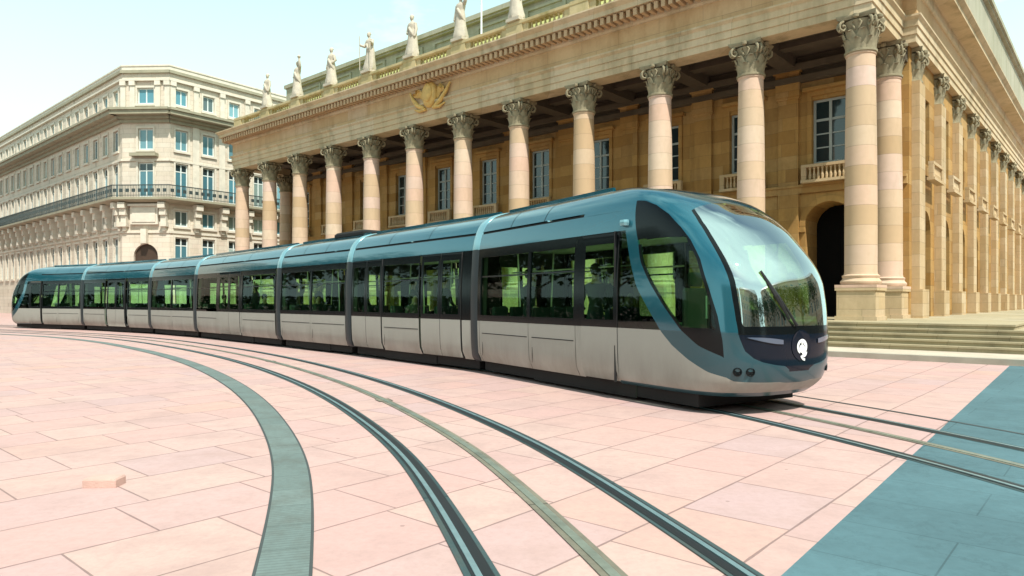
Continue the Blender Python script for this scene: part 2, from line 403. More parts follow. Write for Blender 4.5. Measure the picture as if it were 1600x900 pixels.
SC.render.engine = 'CYCLES'
SC.cycles.max_bounces = 8; SC.cycles.transparent_max_bounces = 16; SC.cycles.caustics_reflective = False

# ------------------------------------------------------------------ ground, tracks
g = MB(); g.face([(-450,-300,0),(450,-300,0),(450,600,0),(-450,600,0)])
struct(g.build('ground', M_pave))

TX = (.7530, -.6580); TY = (.6580, .7530)            # theatre axes (right along the front, inwards)
b = MB()
p0 = Vector((1.52, 3.95, .004)); dn = Vector((.63, .777, 0)); sd = Vector((.777, -.63, 0))
b.face([p0-dn*14, p0-dn*14+sd*2.6, p0+dn*16.4+sd*2.6, p0+dn*16.4])
struct(b.build('road_band', M_band))  # flat teal band laid over the ground

def path_from_headings(x, y, heads):
    """heads: (length, heading degrees at its end) from the start heading; heading 0 = +Y, positive = towards -X"""
    pts = [(x, y)]; h = heads[0]
    for ln, h1 in heads[1:]:
        n = max(2, int(ln/.35))
        for k in range(n):
            a = R(h + (h1-h)*(k+.5)/n)
            x -= math.sin(a)*ln/n; y += math.cos(a)*ln/n; pts.append((x, y))
        h = h1
    return pts
def resample_fit(pts, n=6): return catmull(pts, n)
NEAR = [(1.45,-6.6),(1.25,-3.5),(1.03,.35),(.83,2.6),(.487,4.27),(-.37,7.15),(-1.53,9.93),(-2.88,12.61),(-4.4,15.21),(-6.04,17.72),(-7.81,20.16),(-9.69,22.51),(-11.66,24.78),(-13.7,26.99),(-15.9,29.1),(-18.3,31.1),(-20.9,32.9),(-26.5,36.2),(-32.5,39.3),(-38.5,42.3)]
TRAMC = [(4.6,-6.),(5.1,-2.5),(5.28,.3),(5.2,2.92),(4.9,5.91),(4.07,8.8),(2.84,11.54),(1.3,14.12),(-.45,16.57),(-2.33,18.92),(-4.29,21.2),(-6.29,23.44),(-8.31,25.67),(-10.35,27.88),(-12.42,30.06),(-14.7,32.2),(-17.2,34.25),(-20.2,36.45),(-24.,38.8),(-29.,41.6),(-36.,45.2),(-46,50.2)]
def offset(pts, o):
    out = []
    for i, p in enumerate(pts):
        a = Vector(pts[max(i-1,0)]); c = Vector(pts[min(i+1,len(pts)-1)])
        t = (c-a).normalized(); out.append(Vector((p[0], p[1])) + Vector((t.y, -t.x))*o)
    return out
def ribbon(mb, pts, o0, o1, z, m=0, depth=0.0):
    A = offset(pts, o0); B = offset(pts, o1); s = 0
    for i in range(len(pts)-1):
        ds = (Vector(pts[i+1])-Vector(pts[i])).length
        q = [(A[i].x,A[i].y,z),(B[i].x,B[i].y,z),(B[i+1].x,B[i+1].y,z),(A[i+1].x,A[i+1].y,z)]
        mb.face(q, m, [(s,0),(s,1),(s+ds,1),(s+ds,0)])
        if depth:
            for P in (A, B):
                mb.face([(P[i].x,P[i].y,z-depth),(P[i+1].x,P[i+1].y,z-depth),(P[i+1].x,P[i+1].y,z),(P[i].x,P[i].y,z)], m, [(s,0),(s+ds,0),(s+ds,1),(s,1)])
        s += ds
def track(name, ctrl, label, bedw=.10):
    root = tag(empty(name, (ctrl[5][0], ctrl[5][1], 0)), label, 'tram track', 'curving tram tracks')
    root_off = Vector((-ctrl[5][0], -ctrl[5][1]))
    pts = [(p[0]+root_off.x, p[1]+root_off.y) for p in catmull(ctrl, 14)]
    for s in (-1, 1):
        g0 = s*.7175; mb = MB()
        ribbon(mb, pts, g0-bedw, g0+bedw, .008, 0)
        ribbon(mb, pts, g0+s*.002, g0+s*.040, .016, 1, .008)        # running head
        ribbon(mb, pts, g0-s*.068, g0-s*.001, .011, 2)              # flange groove
        ribbon(mb, pts, g0+s*.041, g0+s*.060, .0115, 2)        # keeper lip
        mb.build('rail', [M_bed, M_rail, M_groove], root)
    mb = MB()
    ribbon(mb, pts, -.075, .075, .008, 0); ribbon(mb, pts, -.03, .03, .014, 1, .006)
    mb.build('power_rail', [M_slot, M_slotmetal], root)
    s = 0; nxt = 2.2
    A = offset(pts, 0)
    for i in range(len(pts)-1):
        s += (A[i+1]-A[i]).length
        if s > nxt:
            nxt += 8; d_ = (A[i+1]-A[i]).normalized(); n_ = Vector((d_.y, -d_.x)); c = A[i]
            q = [c+d_*.14+n_*.11, c-d_*.14+n_*.11, c-d_*.14-n_*.11, c+d_*.14-n_*.11]
            jb = MB(); jb.face([(p.x,p.y,.011) for p in q], 0, [(0,0),(0,1),(.3,1),(.3,0)]); jb.build('joint_plate', [M_slot], root)
    return root
track('tram_track', NEAR, 'empty curved tram track in the pink paving nearest the viewer')
track('tram_track', TRAMC, 'curved tram track that the teal tram runs on, emerging under its nose')

NC = catmull(NEAR, 14)
dr = MB(); ribbon(dr, NC, -1.95, -1.66, .008, 0); ribbon(dr, NC, -1.97, -1.95, .006, 1); ribbon(dr, NC, -1.66, -1.64, .006, 1)
tag(dr.build('drain_channel', [M_drain, M_edge]), 'wide teal grey stone drainage strip curving through pink paving on the left', 'drain')
dr = MB(); TCN = catmull(TRAMC, 14); ribbon(dr, TCN, 1.50, 1.56, .008, 0)
tag(dr.build('drain_channel', [M_edge]), 'thin dark drain line beyond the tram on the theatre side of its rails', 'drain')
pt = MB(); pt.loft([[(-.22*q,-.13*q,z),(.22*q,-.13*q,z),(.22*q,.13*q,z),(-.22*q,.13*q,z)] for q, z in ((.62,.001),(.62,.06),(.58,.075))])
tag(pt.build('stone_block', simple('salmon_block_stone', (.53,.35,.30), .85, var=.25, scale=6, bstr=.3), loc=(-3.42, 5.88, 0), rz=R(2)), 'small loose salmon stone block lying on the paving at far left', 'stone block')

# ------------------------------------------------------------------ the theatre
TH = tag(empty('theatre', (12.11, 24.33, 0), math.atan2(TX[1], TX[0])), 'neoclassical golden stone theatre with a colonnade of tall Corinthian columns behind the tram', 'theatre')
S = 3.905; XL = -S*11

def wall_holes(mb, x0, x1, z0, z1, holes, y=0, depth=.4, m=0, mr=None):
    """wall front at y (facing -y), holes=(xa,xb,za,zb,arch)"""
    mr = m if mr is None else mr
    xs = sorted({x0, x1} | {h[0] for h in holes} | {h[1] for h in holes})
    zs = sorted({z0, z1} | {h[2] for h in holes} | {h[3] for h in holes})
    for xa, xb in zip(xs, xs[1:]):
        for za, zb in zip(zs, zs[1:]):
            cx, cz = (xa+xb)/2, (za+zb)/2
            if any(h[0] < cx < h[1] and h[2] < cz < h[3] for h in holes): continue
            mb.face([(xa,y,za),(xb,y,za),(xb,y,zb),(xa,y,zb)], m)
    for h in holes:
        xa, xb, za, zb = h[:4]
        arch = len(h) > 4 and h[4]
        if not arch:
            mb.face([(xa,y,zb),(xb,y,zb),(xb,y+depth,zb),(xa,y+depth,zb)], mr)
            zt = zb
        else:
            r = (xb-xa)/2; cx = (xa+xb)/2; zt = zb-r; n = 14
            P = [(cx-r*math.cos(math.pi*k/n), zt+r*math.sin(math.pi*k/n)) for k in range(n+1)]
            for (ax_, az), (bx_, bz) in zip(P, P[1:]):
                mb.face([(ax_,y,az),(bx_,y,bz),(bx_,y,zb),(ax_,y,zb)], m)
                mb.face([(ax_,y,az),(ax_,y+depth,az),(bx_,y+depth,bz),(bx_,y,bz)], mr)
        mb.face([(xa,y,za),(xa,y,zt),(xa,y+depth,zt),(xa,y+depth,za)], mr)
        mb.face([(xb,y,za),(xb,y+depth,za),(xb,y+depth,zt),(xb,y,zt)], mr)
        mb.face([(xa,y,za),(xa,y+depth,za),(xb,y+depth,za),(xb,y,za)], mr)

def miter(path, o):
    out = []
    for i, p in enumerate(path):
        p = Vector(p)
        def nrm(a, c):
            t = (Vector(c)-Vector(a)).normalized(); return Vector((t.y, -t.x))
        if i == 0: out.append(p + nrm(path[0], path[1])*o)
        elif i == len(path)-1: out.append(p + nrm(path[-2], path[-1])*o)
        else:
            a, c = nrm(path[i-1], path[i]), nrm(path[i], path[i+1]); h = (a+c).normalized()
            out.append(p + h*o/max(.2, h.dot(a)))
    return out
def moulding(mb, path, prof, m=0):
    rows = [[(q.x, q.y, z) for q in miter(path, o)] for o, z in prof]
    for k, (a, c) in enumerate(zip(rows, rows[1:])):
        mm = m[k] if isinstance(m, (list, tuple)) else m
        for i in range(len(a)-1): mb.face([a[i], a[i+1], c[i+1], c[i]], mm)

# plan line of the architrave face, outward normal to the right of travel
DEP = 46.
PATH = [(XL-.95, DEP), (XL-.95, 3.75), (XL-.47, 3.75), (XL-.47, -.47), (.47, -.47), (.47, 3.75), (.95, 3.75), (.95, DEP)]

# walls
YW = 4.1
holes = []; wins = []; arcs = []
for i in range(11):
    x = -S*(i+.5) + (-.32 if i == 0 else 0)
    wins.append(x); holes.append((x-.68, x+.68, 7.25, 9.95)); holes.append((x-.96, x+.96, .88, 5.66, True))
w = MB()
wall_holes(w, XL-.65, .65, .88, 11.9, holes, YW, 1.5)
sw = []; sideh = []
for k in range(9):
    y = 7.15 + k*4.3
    sw.append(y); sideh.append((y-.65, y+.65, 7.25, 9.95)); sideh.append((y-.9, y+.9, .88, 5.3, True))
w.M = Matrix.Translation((.65, 0, 0)) @ Matrix.Rotation(R(90), 4, 'Z')      # local x -> +y, front faces +x
wall_holes(w, YW, DEP, .05, 11.9, sideh, 0, .45)
w.M = Matrix.Identity(4)
w.face([(XL-.65, YW, .05), (XL-.65, DEP, .05), (XL-.65, DEP, 11.9), (XL-.65, YW, 11.9)])
w.face([(XL-.65, DEP, .05), (.65, DEP, .05), (.65, DEP, 18), (XL-.65, DEP, 18)])
# string course, window and arch surrounds are carved with the wall
segs = []
xe = XL-.6
for i in range(12): pass
w.box(XL-.6, .6, YW-.14, YW-.002, 6.08, 6.34); w.box(XL-.6, .6, YW-.20, YW-.004, 6.34, 6.44)
for x in wins:
    for a, c, z0, z1 in ((x-.86, x-.685, 7.2, 10.1), (x+.685, x+.86, 7.2, 10.1), (x-.86, x+.86, 10.103, 10.3)):
        w.box(a, c, YW-.09, YW-.003, z0, z1)
    w.box(x-1.0, x+1.0, YW-.26, YW-.003, 10.303, 10.45)
    n = 16
    for k in range(n):
        a0, a1 = math.pi*k/n, math.pi*(k+1)/n
        for r0, r1 in ((.965, 1.2),):
            q = [(x-r0*math.cos(a0), 4.7+r0*math.sin(a0)), (x-r0*math.cos(a1), 4.7+r0*math.sin(a1)), (x-r1*math.cos(a1), 4.7+r1*math.sin(a1)), (x-r1*math.cos(a0), 4.7+r1*math.sin(a0))]
            w.face([(p[0], YW-.08, p[1]) for p in q]); w.face([(q[3][0], YW-.08, q[3][1]), (q[2][0], YW-.08, q[2][1]), (q[2][0], YW, q[2][1]), (q[3][0], YW, q[3][1])])
            w.face([(q[0][0], YW-.08, q[0][1]), (q[1][0], YW-.08, q[1][1]), (q[1][0], YW, q[1][1]), (q[0][0], YW, q[0][1])])
    for s in (-1, 1): w.box(x+s*.965, x+s*1.25, YW-.1, YW-.003, 4.45, 4.68)
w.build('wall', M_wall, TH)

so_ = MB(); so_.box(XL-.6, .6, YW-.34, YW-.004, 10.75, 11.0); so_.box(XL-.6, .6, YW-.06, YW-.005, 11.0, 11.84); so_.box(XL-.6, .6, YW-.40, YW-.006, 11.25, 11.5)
so_.build('wall_frieze', simple('sooty_frieze_stone', (.10,.08,.052), .9, var=.4, scale=2), TH)  # dark band: shade of the upper portico wall put into its colour
# portico ceiling with cross beams
c = MB(); c.face([(XL-.4, .4, 11.85), (.4, .4, 11.85), (.4, YW, 11.85), (XL-.4, YW, 11.85)])
for i in range(12): c.box(-S*i-.36, -S*i+.36, .45, YW-.16, 11.38, 11.846)
c.box(XL-.4, .4, 1.9, 2.4, 11.6, 11.843)
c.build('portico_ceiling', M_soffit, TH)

# pilasters on the rear wall and on the flank
def leaf(mb, M, w0, h, curl, m=0):
    rows = []
    for k in range(6):
        t = k/5
        wd_ = w0*(.75+.5*math.sin(math.pi*min(1, t*1.1)))*(1-.55*max(0, t-.6)/.4)
        zz = h*t if t < .85 else h*(.85 - (t-.85)*.6)
        yy = curl*(t**2.2)*1.0
        rows.append([M @ Vector((-wd_, -yy+.02, zz)), M @ Vector((-wd_*.5, -yy-.02, zz)), M @ Vector((0, -yy-.035, zz)), M @ Vector((wd_*.5, -yy-.02, zz)), M @ Vector((wd_, -yy+.02, zz))])
    for a, b_ in zip(rows, rows[1:]):
        for j in range(4): mb.face([a[j], a[j+1], b_[j+1], b_[j]], m)
def capital_mesh():
    mb = MB(); z0, z1 = 10.10, 11.36
    mb.lathe([(.47, z0-.03), (.53, z0), (.53, z0+.07), (.46, z0+.1), (.45, z0+.5), (.50, z0+.85), (.60, z1-.2)], n=20)
    for tier, (h, n, w0, curl, ph) in enumerate(((.48, 8, .15, .17, 0), (.82, 8, .15, .22, .5))):
        for k in range(n):
            a = 2*math.pi*(k+ph)/n
            leaf(mb, Matrix.Translation((0,0,z0+.08)) @ Matrix.Rotation(a, 4, 'Z') @ Matrix.Translation((0, -.455, 0)), w0, h, curl)
    for k in range(4):                                               # corner volutes and abacus horns
        a = math.pi/4 + k*math.pi/2
        dv = Vector((math.cos(a), math.sin(a), 0)); sv = Vector((-dv.y, dv.x, 0))
        for s in (-1, 1):
            pts = []
            for q in range(15):
                th = q/14*2.3*math.pi; r = .19*(1-q/17)
                pts.append(Vector((0,0,z1-.36)) + dv*(.66 + r*math.sin(th)*.9) + Vector((0,0,r*math.cos(th))) + sv*s*.07)
            mb.tube(pts, [.05*(1-q/30) for q in range(15)], 6)
        st = [Vector((0,0,z0+.55)) + dv*.46, Vector((0,0,z0+.85)) + dv*.52, Vector((0,0,z1-.19)) + dv*.72]
        mb.tube(st, [.05, .06, .07], 6)
        a2 = k*math.pi/2; d2 = Vector((math.cos(a2), math.sin(a2), 0)); s2 = Vector((-d2.y, d2.x, 0))
        for s in (-1, 1):
            mb.tube([Vector((0,0,z0+.75))+d2*.5+s2*s*.05, Vector((0,0,z1-.3))+d2*.56+s2*s*.16, Vector((0,0,z1-.24))+d2*.6+s2*s*.1], [.035,.045,.03], 6)
        mb.lathe([(.001, -.1), (.09, -.06), (.11, 0), (.06, .08), (.001, .1)], 0, 0, 8) if False else None
        fl = Matrix.Translation(d2*.6 + Vector((0,0,z1-.08)))
        mb.M = fl; mb.lathe([(.01,-.10),(.10,-.05),(.11,.04),(.02,.1)], n=8); mb.M = Matrix.Identity(4)
    ring = []
    for k in range(4):
        a = -math.pi/4 + k*math.pi/2
        A = Vector((math.cos(a), math.sin(a)))*.90; B = Vector((math.cos(a+math.pi/2), math.sin(a+math.pi/2)))*.90
        for q in range(7):
            t = q/7; p = A.lerp(B, t); mid = (A+B)/2
            ring.append(p - mid.normalized()*.10*math.sin(math.pi*t))
    mb.loft([[(p.x*sc, p.y*sc, z) for p in ring] for sc, z in ((.93, z1-.14), (.97, z1-.08), (1, z1-.05), (1, z1))])
    return mb
cm = capital_mesh()
sh = MB()
sh.lathe([(.62,2.10),(.655,2.16),(.655,2.22),(.60,2.28),(.575,2.33),(.60,2.38),(.60,2.42),(.535,2.46),(.52,2.55),(.52,4.5),(.512,6.),(.49,8.),(.462,9.7),(.46,10.0),(.49,10.03),(.49,10.08)], n=36)
sh.box(-.67,.67,-.67,.67,2.0,2.10)
pd = MB(); pd.box(-.67,.67,-.67,.67,.88,1.02); pd.box(-.62,.62,-.62,.62,1.02,1.9); pd.box(-.665,.665,-.665,.665,1.9,1.997)
pd.box(-.60,.60,-.60,.60,1.9,1.998)
col0 = sh.build('column', M_col, TH, auto=40)
cap0 = cm.build('capital', M_cap, col0, auto=50)
ped0 = pd.build('pedestal', M_ped, col0)
for i in range(1, 12):
    cc = dup(col0, TH); cc.location = (-S*i, 0, 0)
for x in (0, XL):
    cc = dup(col0, TH); cc.location = (x, 3.65, 0)
for i in range(1, 11):
    p = MB(); x = -S*i
    p.box(x-.42, x+.42, YW-.15, YW-.002, .88, 10.1); p.box(x-.5, x+.5, YW-.2, YW-.003, .88, 2.0)
    p.box(x-.47, x+.47, YW-.2, YW-.004, 10.1, 10.2); p.box(x-.5, x+.5, YW-.26, YW-.005, 10.2, 11.2); p.box(x-.58, x+.58, YW-.32, YW-.006, 11.2, 11.372)
    p.build('pilaster', M_wall, TH)
for k in range(10):
    p = MB(); y = 5.0 + k*4.3
    p.box(.652, .93, y-.5, y+.5, .05, 10.1); p.box(.653, 1.05, y-.6, y+.6, .052, 2.0)
    p.build('pilaster', M_stone, TH)
    cp = MB(); cp.M = Matrix.Translation((.42, y, 0)); src = cm
    for f, m in zip(src.f, src.m): cp.face([src.v[q] for q in f], m)
    cp.M = Matrix.Identity(4)
    cp.build('capital', M_cap, TH)

# windows in the rear wall
def theatre_window(x, y, rot=0, bal=True, fl=None):
    M = Matrix.Translation((x, y, 0)) @ Matrix.Rotation(rot, 4, 'Z')
    mb = MB(); mb.M = M; yf = .16
    mb.box(-.68,-.58,yf,yf+.1,7.25,9.95); mb.box(.58,.68,yf,yf+.1,7.25,9.95)
    mb.box(-.58,.58,yf+.001,yf+.099,9.85,9.95); mb.box(-.58,.58,yf+.001,yf+.099,7.25,7.37); mb.box(-.055,.055,yf-.02,yf+.1,7.37,9.85)
    mb.box(-.58,.58,yf+.01,yf+.08,9.05,9.15)
    for z in (7.95, 8.52): mb.box(-.58,.58,yf+.02,yf+.07,z-.025,z+.025)
    o = mb.build('window', M_winframe, TH)
    g = MB(); g.M = M; g.box(-.60,.60,yf+.045,yf+.055,7.3,9.9); g.build('pane', M_pane, o)
    if bal:
        r = MB(); r.M = M
        r.box(-1.0,1.0,-.50,-.21,6.445,6.56); r.box(-1.0,1.0,-.46,-.26,7.08,7.2)
        for s in (-1, 1): r.box(s*.80,s*.995,-.45,-.27,6.56,7.08)
        for k in range(9):
            xx = -.66+k*.165
            r.lathe([(.04,6.56),(.05,6.6),(.062,6.72),(.035,6.88),(.03,6.98),(.05,7.04),(.05,7.08)], xx, -.36, 8)
        r.build('balcony', M_stone, o)
    return o
for x in wins: theatre_window(x, YW)
for y in sw: theatre_window(.65, y, R(90))
for x in wins:
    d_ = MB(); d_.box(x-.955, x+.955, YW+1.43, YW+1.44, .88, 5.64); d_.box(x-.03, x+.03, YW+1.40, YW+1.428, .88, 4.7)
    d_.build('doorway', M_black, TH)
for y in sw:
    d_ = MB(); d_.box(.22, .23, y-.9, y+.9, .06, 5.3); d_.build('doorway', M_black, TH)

# entablature
en = MB()
PRO = [(-.0,11.372),(0,11.66),(.045,11.665),(.045,11.95),(.09,11.955),(.09,12.2),(.19,12.3),(.19,12.37),(.03,12.4),(.03,13.2),(.09,13.22),(.14,13.30),(.14,13.66),(.20,13.68),(.76,13.70),(.76,13.9),(.82,13.95),(.93,14.06),(.93,14.12),(.0,14.2)]
mm = [0]*8 + [1] + [0]*(len(PRO)-10)
moulding(en, PATH, PRO, [0,0,0,0,0,0,0,0,1,0,0,0,0,0,0,0,0,0,0])
inner = [(XL+.47,.47),(-.47,.47)]
en.face([(XL-.47,-.47,11.372),(.47,-.47,11.372),(.47,.47,11.372),(XL-.47,.47,11.372)]); en.face([(XL-.47,.47,11.372),(.47,.47,11.372),(.47,.47,11.86),(XL-.47,.47,11.86)])
for x in (0, XL):
    en.face([(x-.47,.47,11.374),(x+.47,.47,11.374),(x+.47,3.75,11.374),(x-.47,3.75,11.374)])
    s = -1 if x == 0 else 1
    en.face([(x+s*.47,.47,11.374),(x+s*.47,3.75,11.374),(x+s*.47,3.75,11.86),(x+s*.47,.47,11.86)])
en.face([(.47,3.751,11.376),(.95,3.751,11.376),(.95,DEP,11.376),(.47,DEP,11.376)])
en.face([(XL-.95,3.75,14.19),(.95,3.75,14.19),(.95,DEP,14.19),(XL-.95,DEP,14.19)]); en.face([(XL-.47,-.47,14.195),(.47,-.47,14.195),(.47,3.75,14.195),(XL-.47,3.75,14.195)])
en.build('entablature', [M_trim, M_frieze], TH, merge=True)
md = MB(); x = XL-.9
while x < .95:
    md.box(x, x+.17, -1.15, -.612, 13.37, 13.66); x += .325
y = -.9
while y < 3.0:
    for xx, s in ((.612, 1), (XL-.612, -1)): md.box(xx, xx+s*.54, y, y+.17, 13.37, 13.66)
    y += .325
md.build('modillion_band', M_modil, TH)

# gilded coat of arms on the frieze
em = MB(); ex, ez = -S*5.5, 12.75
def disc(mb, cx, cz, rx, rz, y, th, n=20):
    mb.loft([[(cx+rx*s_*math.cos(2*math.pi*k/n), y-t_, cz+rz*s_*math.sin(2*math.pi*k/n)) for k in range(n)] for s_, t_ in ((1, 0), (1, th*.6), (.85, th), (.3, th*1.2))])
disc(em, ex, ez, .55, .72, -.52, .24); disc(em, ex, ez+.05, .36, .5, -.74, .12)
for k in range(5): em.lathe([(.07, ez+.68), (.1, ez+.78), (.03, ez+.95)], ex-.36+.18*k, -.66, 8)
for s in (-1, 1):
    for k in range(9):
        a = -.5+k*.24
        leaf(em, Matrix.Translation((ex+s*.5, -.55, ez-.25+k*.05)) @ Matrix.Rotation(s*(.5+k*.14), 4, 'Y'), .13, .75+.15*math.sin(k), .22)
    em.tube([(ex+s*.45,-.62,ez-.7),(ex+s*.9,-.66,ez-.5),(ex+s*1.3,-.66,ez-.1),(ex+s*1.6,-.62,ez+.35)], [.11,.13,.1,.05], 8)
    em.tube([(ex+s*.3,-.62,ez-.75),(ex+s*.8,-.64,ez-.8),(ex+s*1.2,-.62,ez-.65)], [.1,.09,.04], 8)
em.build('coat_of_arms', M_gold, TH, auto=60)

# balustrade on the cornice
bl = MB()
BP = [(XL-.95,DEP),(XL-.95,3.6),(XL-.3,3.6),(XL-.3,-.3),(.3,-.3),(.3,3.6),(.95,3.6),(.95,DEP)]
moulding(bl, BP, [(.12,14.15),(.12,14.42),(.06,14.45)]); moulding(bl, BP, [(-.34,14.2),(-.34,14.45),(.06,14.45)])
moulding(bl, BP, [(-.32,14.98),(.05,14.98),(.12,15.04),(.12,15.16),(.05,15.2),(-.32,15.2),(-.32,14.98)])
for i in range(12):
    x = -S*i
    bl.box(x-.52, x+.52, -.40, .06, 14.44, 15.22); 
for i in range(11):
    xa, xb = -S*(i+1)+.52, -S*i-.52
    for a, c_ in ((xa, xa+.35), (xb-.35, xb)): bl.box(a, c_, -.33, -.02, 14.449, 14.985)
    n = 8
    for k in range(n):
        x = xa+.35+(k+.5)*(xb-xa-.7)/n
        bl.lathe([(.07,14.45),(.08,14.5),(.1,14.62),(.05,14.8),(.045,14.88),(.07,14.94),(.07,14.98)], x, -.2, 8)
for x in (.3, XL-.3):
    s = 1 if x > 0 else -1
    bl.box(x-s*.3, x-s*.01, .1, 3.5, 14.449, 14.983)
for x, s in ((.93, 1), (XL-.93, -1)):
    bl.box(x-s*.3, x, 3.7, DEP, 14.45, 14.982)
bl.build('balustrade', M_mossy, TH, merge=True)

# attic storey set back behind the statues
at = MB(); yA = 4.6; xa, xb = XL-.9, .9
at.box(xa, xb, yA, DEP-1, 14.2, 18.5)
for i in range(11):
    a, c_ = -S*(i+1)+.5, -S*i-.5
    at.box(a, c_, yA-.10, yA-.001, 17.2, 17.35); at.box(a, c_, yA-.10, yA-.001, 18.1, 18.25)
    for q in (a, c_-.22): at.box(q, q+.22, yA-.098, yA-.002, 17.35, 18.1)
at.box(xa-.15, xa+1.2, yA-.3, yA+1.2, 14.2, 18.75); at.box(xb-1.2, xb+.15, yA-.3, yA+1.2, 14.2, 18.75)
at.box(xa-.2, xb+.2, yA-.28, DEP-.8, 18.5, 18.62); at.box(xa-.32, xb+.32, yA-.42, DEP-.7, 18.62, 18.9)
at.build('attic', M_attic, TH)
rf = MB()
rf.loft([[(xa,yA-.05,18.9),(xb,yA-.05,18.9),(xb,DEP-1,18.9),(xa,DEP-1,18.9)],[(xa+6,yA+8,21.2),(xb-6,yA+8,21.2),(xb-6,DEP-9,21.2),(xa+6,DEP-9,21.2)]])
rf.build('roof', M_lead, TH)
# sloping lead apron between balustrade walk and attic
ap = MB(); ap.loft([[(xa,.4,14.22),(xb,.4,14.22),(xb,yA,14.22),(xa,yA,14.22)],[(xa,yA-.45,17.1),(xb,yA-.45,17.1),(xb,yA-.12,17.15),(xa,yA-.12,17.15)]])
ap.build('lead_apron', simple('moss_green_lead', (.36,.36,.13), .75, var=.3, scale=1.5), TH)

# flight of steps and kerbed pavement
stp = MB()
XR = 4.6
for j in range(5):
    zt = .88-.146*j; e = .30*j; zb = .15 if j == 4 else zt-.146
    stp.box(XL-2.2-e, XR+e, -2.54-e, DEP+2+e, zb-.001*(j == 4), zt, 0)
    stp.box(XL-2.2-e-.03, XR+e+.03, -2.54-e-.03, DEP+2+e, zt-.05, zt+.0005*(5-j), 0)
stp.build('portico_steps', M_step, TH)
pv = MB(); 
pv.box(XL-2.2-3.3, XR+3.3, -5.6, DEP+5, .0, .146, 0); pv.box(XL-2.2-3.45, XR+3.45, -5.87, -5.602, .0, .15, 1)
pv.box(XR+3.302, XR+3.5, -5.6, DEP+5, 0, .15, 1); pv.box(XL-2.2-3.5, XL-2.2-3.302, -5.6, DEP+5, 0, .15, 1)
pvo = struct(pv.build('pavement', [M_pavement, simple('grey_kerb_stone', (.34,.32,.26), .85, var=.25)], loc=(12.11,24.33,0), rz=math.atan2(TX[1],TX[0])))

# statues on the balustrade piers
def statue(seed, pose):
    rnd = random.Random(seed); mb = MB(); n = 20
    sway = rnd.uniform(-.10, .10); rows = []
    prof = [(0,.34),(.12,.36),(.3,.33),(.7,.27),(1.0,.25),(1.25,.235),(1.42,.20),(1.55,.215),(1.7,.24),(1.82,.22),(1.9,.12),(1.95,.075),(2.03,.07)]
    for z, r in prof:
        ring = []
        for k in range(n):
            a = 2*math.pi*k/n
            fold = 1 + (.09*math.sin(a*7+seed+z*1.3) + .05*math.sin(a*4-z*2+seed))*max(0, 1-z/1.7)
            sx, sy = (1.05, .78) if z > 1.3 else (1, .88)
            ring.append((math.cos(a)*r*1.22*sx*fold + sway*math.sin(z*1.6), math.sin(a)*r*1.1*sy*fold, z))
        rows.append(ring)
    mb.loft(rows)
    hx = sway*math.sin(2.1*1.6)
    mb.M = Matrix.Translation((hx, -.02, 2.16))
    mb.lathe([(.03,-.16),(.085,-.12),(.11,-.03),(.118,.04),(.10,.11),(.05,.155),(.01,.165)], n=14)
    mb.lathe([(.01,.02),(.125,.05),(.11,.13),(.04,.18)], 0, .03, n=12)                # hair
    mb.tube([(0,-.10,.03),(0,-.135,-.01),(0,-.11,-.03)], [.012,.02,.012], 6)           # nose
    mb.M = Matrix.Identity(4)
    sx = sway*math.sin(1.75*1.6)
    for s in (-1, 1):
        sh_ = (sx+s*.24, 0, 1.78)
        up = pose[0 if s < 0 else 1]
        if up == 'up': pts = [sh_, (sx+s*.42,-.08,1.9), (sx+s*.40,-.12,2.25), (sx+s*.36,-.12,2.4)]
        elif up == 'hip': pts = [sh_, (sx+s*.40,.02,1.45), (sx+s*.26,-.14,1.28), (sx+s*.2,-.18,1.24)]
        elif up == 'out': pts = [sh_, (sx+s*.38,-.1,1.5), (sx+s*.48,-.3,1.55), (sx+s*.5,-.36,1.6)]
        else: pts = [sh_, (sx+s*.33,0,1.45), (sx+s*.34,-.1,1.1), (sx+s*.33,-.14,1.0)]
        mb.tube(pts, [.11,.095,.075,.06], 8)
        if up == 'out': mb.tube([(sx+s*.5,-.36,.05),(sx+s*.5,-.36,1.2),(sx+s*.5,-.36,2.1)], .025, 6)
        if up == 'up': mb.lathe([(.03,2.4),(.09,2.46),(.12,2.56),(.04,2.66)], sx+s*.36, -.12, 10)
        if up == 'lyre':
            pass
    mb.tube([(sx-.26,.05,1.75),(sx,-.22,1.5),(sx+.22,-.2,1.15),(sx+.27,-.02,.9)], [.06,.085,.09,.05], 8)   # sash of drapery
    mb.box(-.42,.42,-.36,.36,-.16,0)
    return mb
POSES = [(4,('up','hip'),'stone statue cut by the frame top, rightmost on the theatre balustrade'),
         (5,('down','up'),'white robed statue lifting an object, next left from the thin flagpole on the balustrade'),
         (6,('hip','down'),'white robed statue with one hand on hip, third from the right along the balustrade'),
         (7,('out','out'),'statue holding two staffs, standing just left of the middle of the visible balustrade row'),
         (8,('down','hip'),'robed statue leaning with one hand on hip, third from the left end of the row'),
         (9,('hip','up'),'small pale statue with one lifted arm, second from the left end of the row'),
         (10,('down','down'),'leftmost small statue with lowered arms, standing against the pale apartment building')]
thm = Matrix.Translation((12.11,24.33,0)) @ Matrix.Rotation(math.atan2(TX[1],TX[0]), 4, 'Z')
for k, (i, pose, lab) in enumerate(POSES):
    loc = thm @ Vector((-S*i, -.17, 15.385))
    o = statue(i*3+1, pose).build('statue', M_statue, loc=loc, rz=math.atan2(TX[1],TX[0]), auto=50)
    tag(o, lab, 'statue', 'statues on the theatre balustrade')
fp = MB(); fp.lathe([(.06,0),(.06,.06),(.045,.1),(.04,1.6),(.03,1.9),(.05,1.93),(.03,2.0)], n=10)
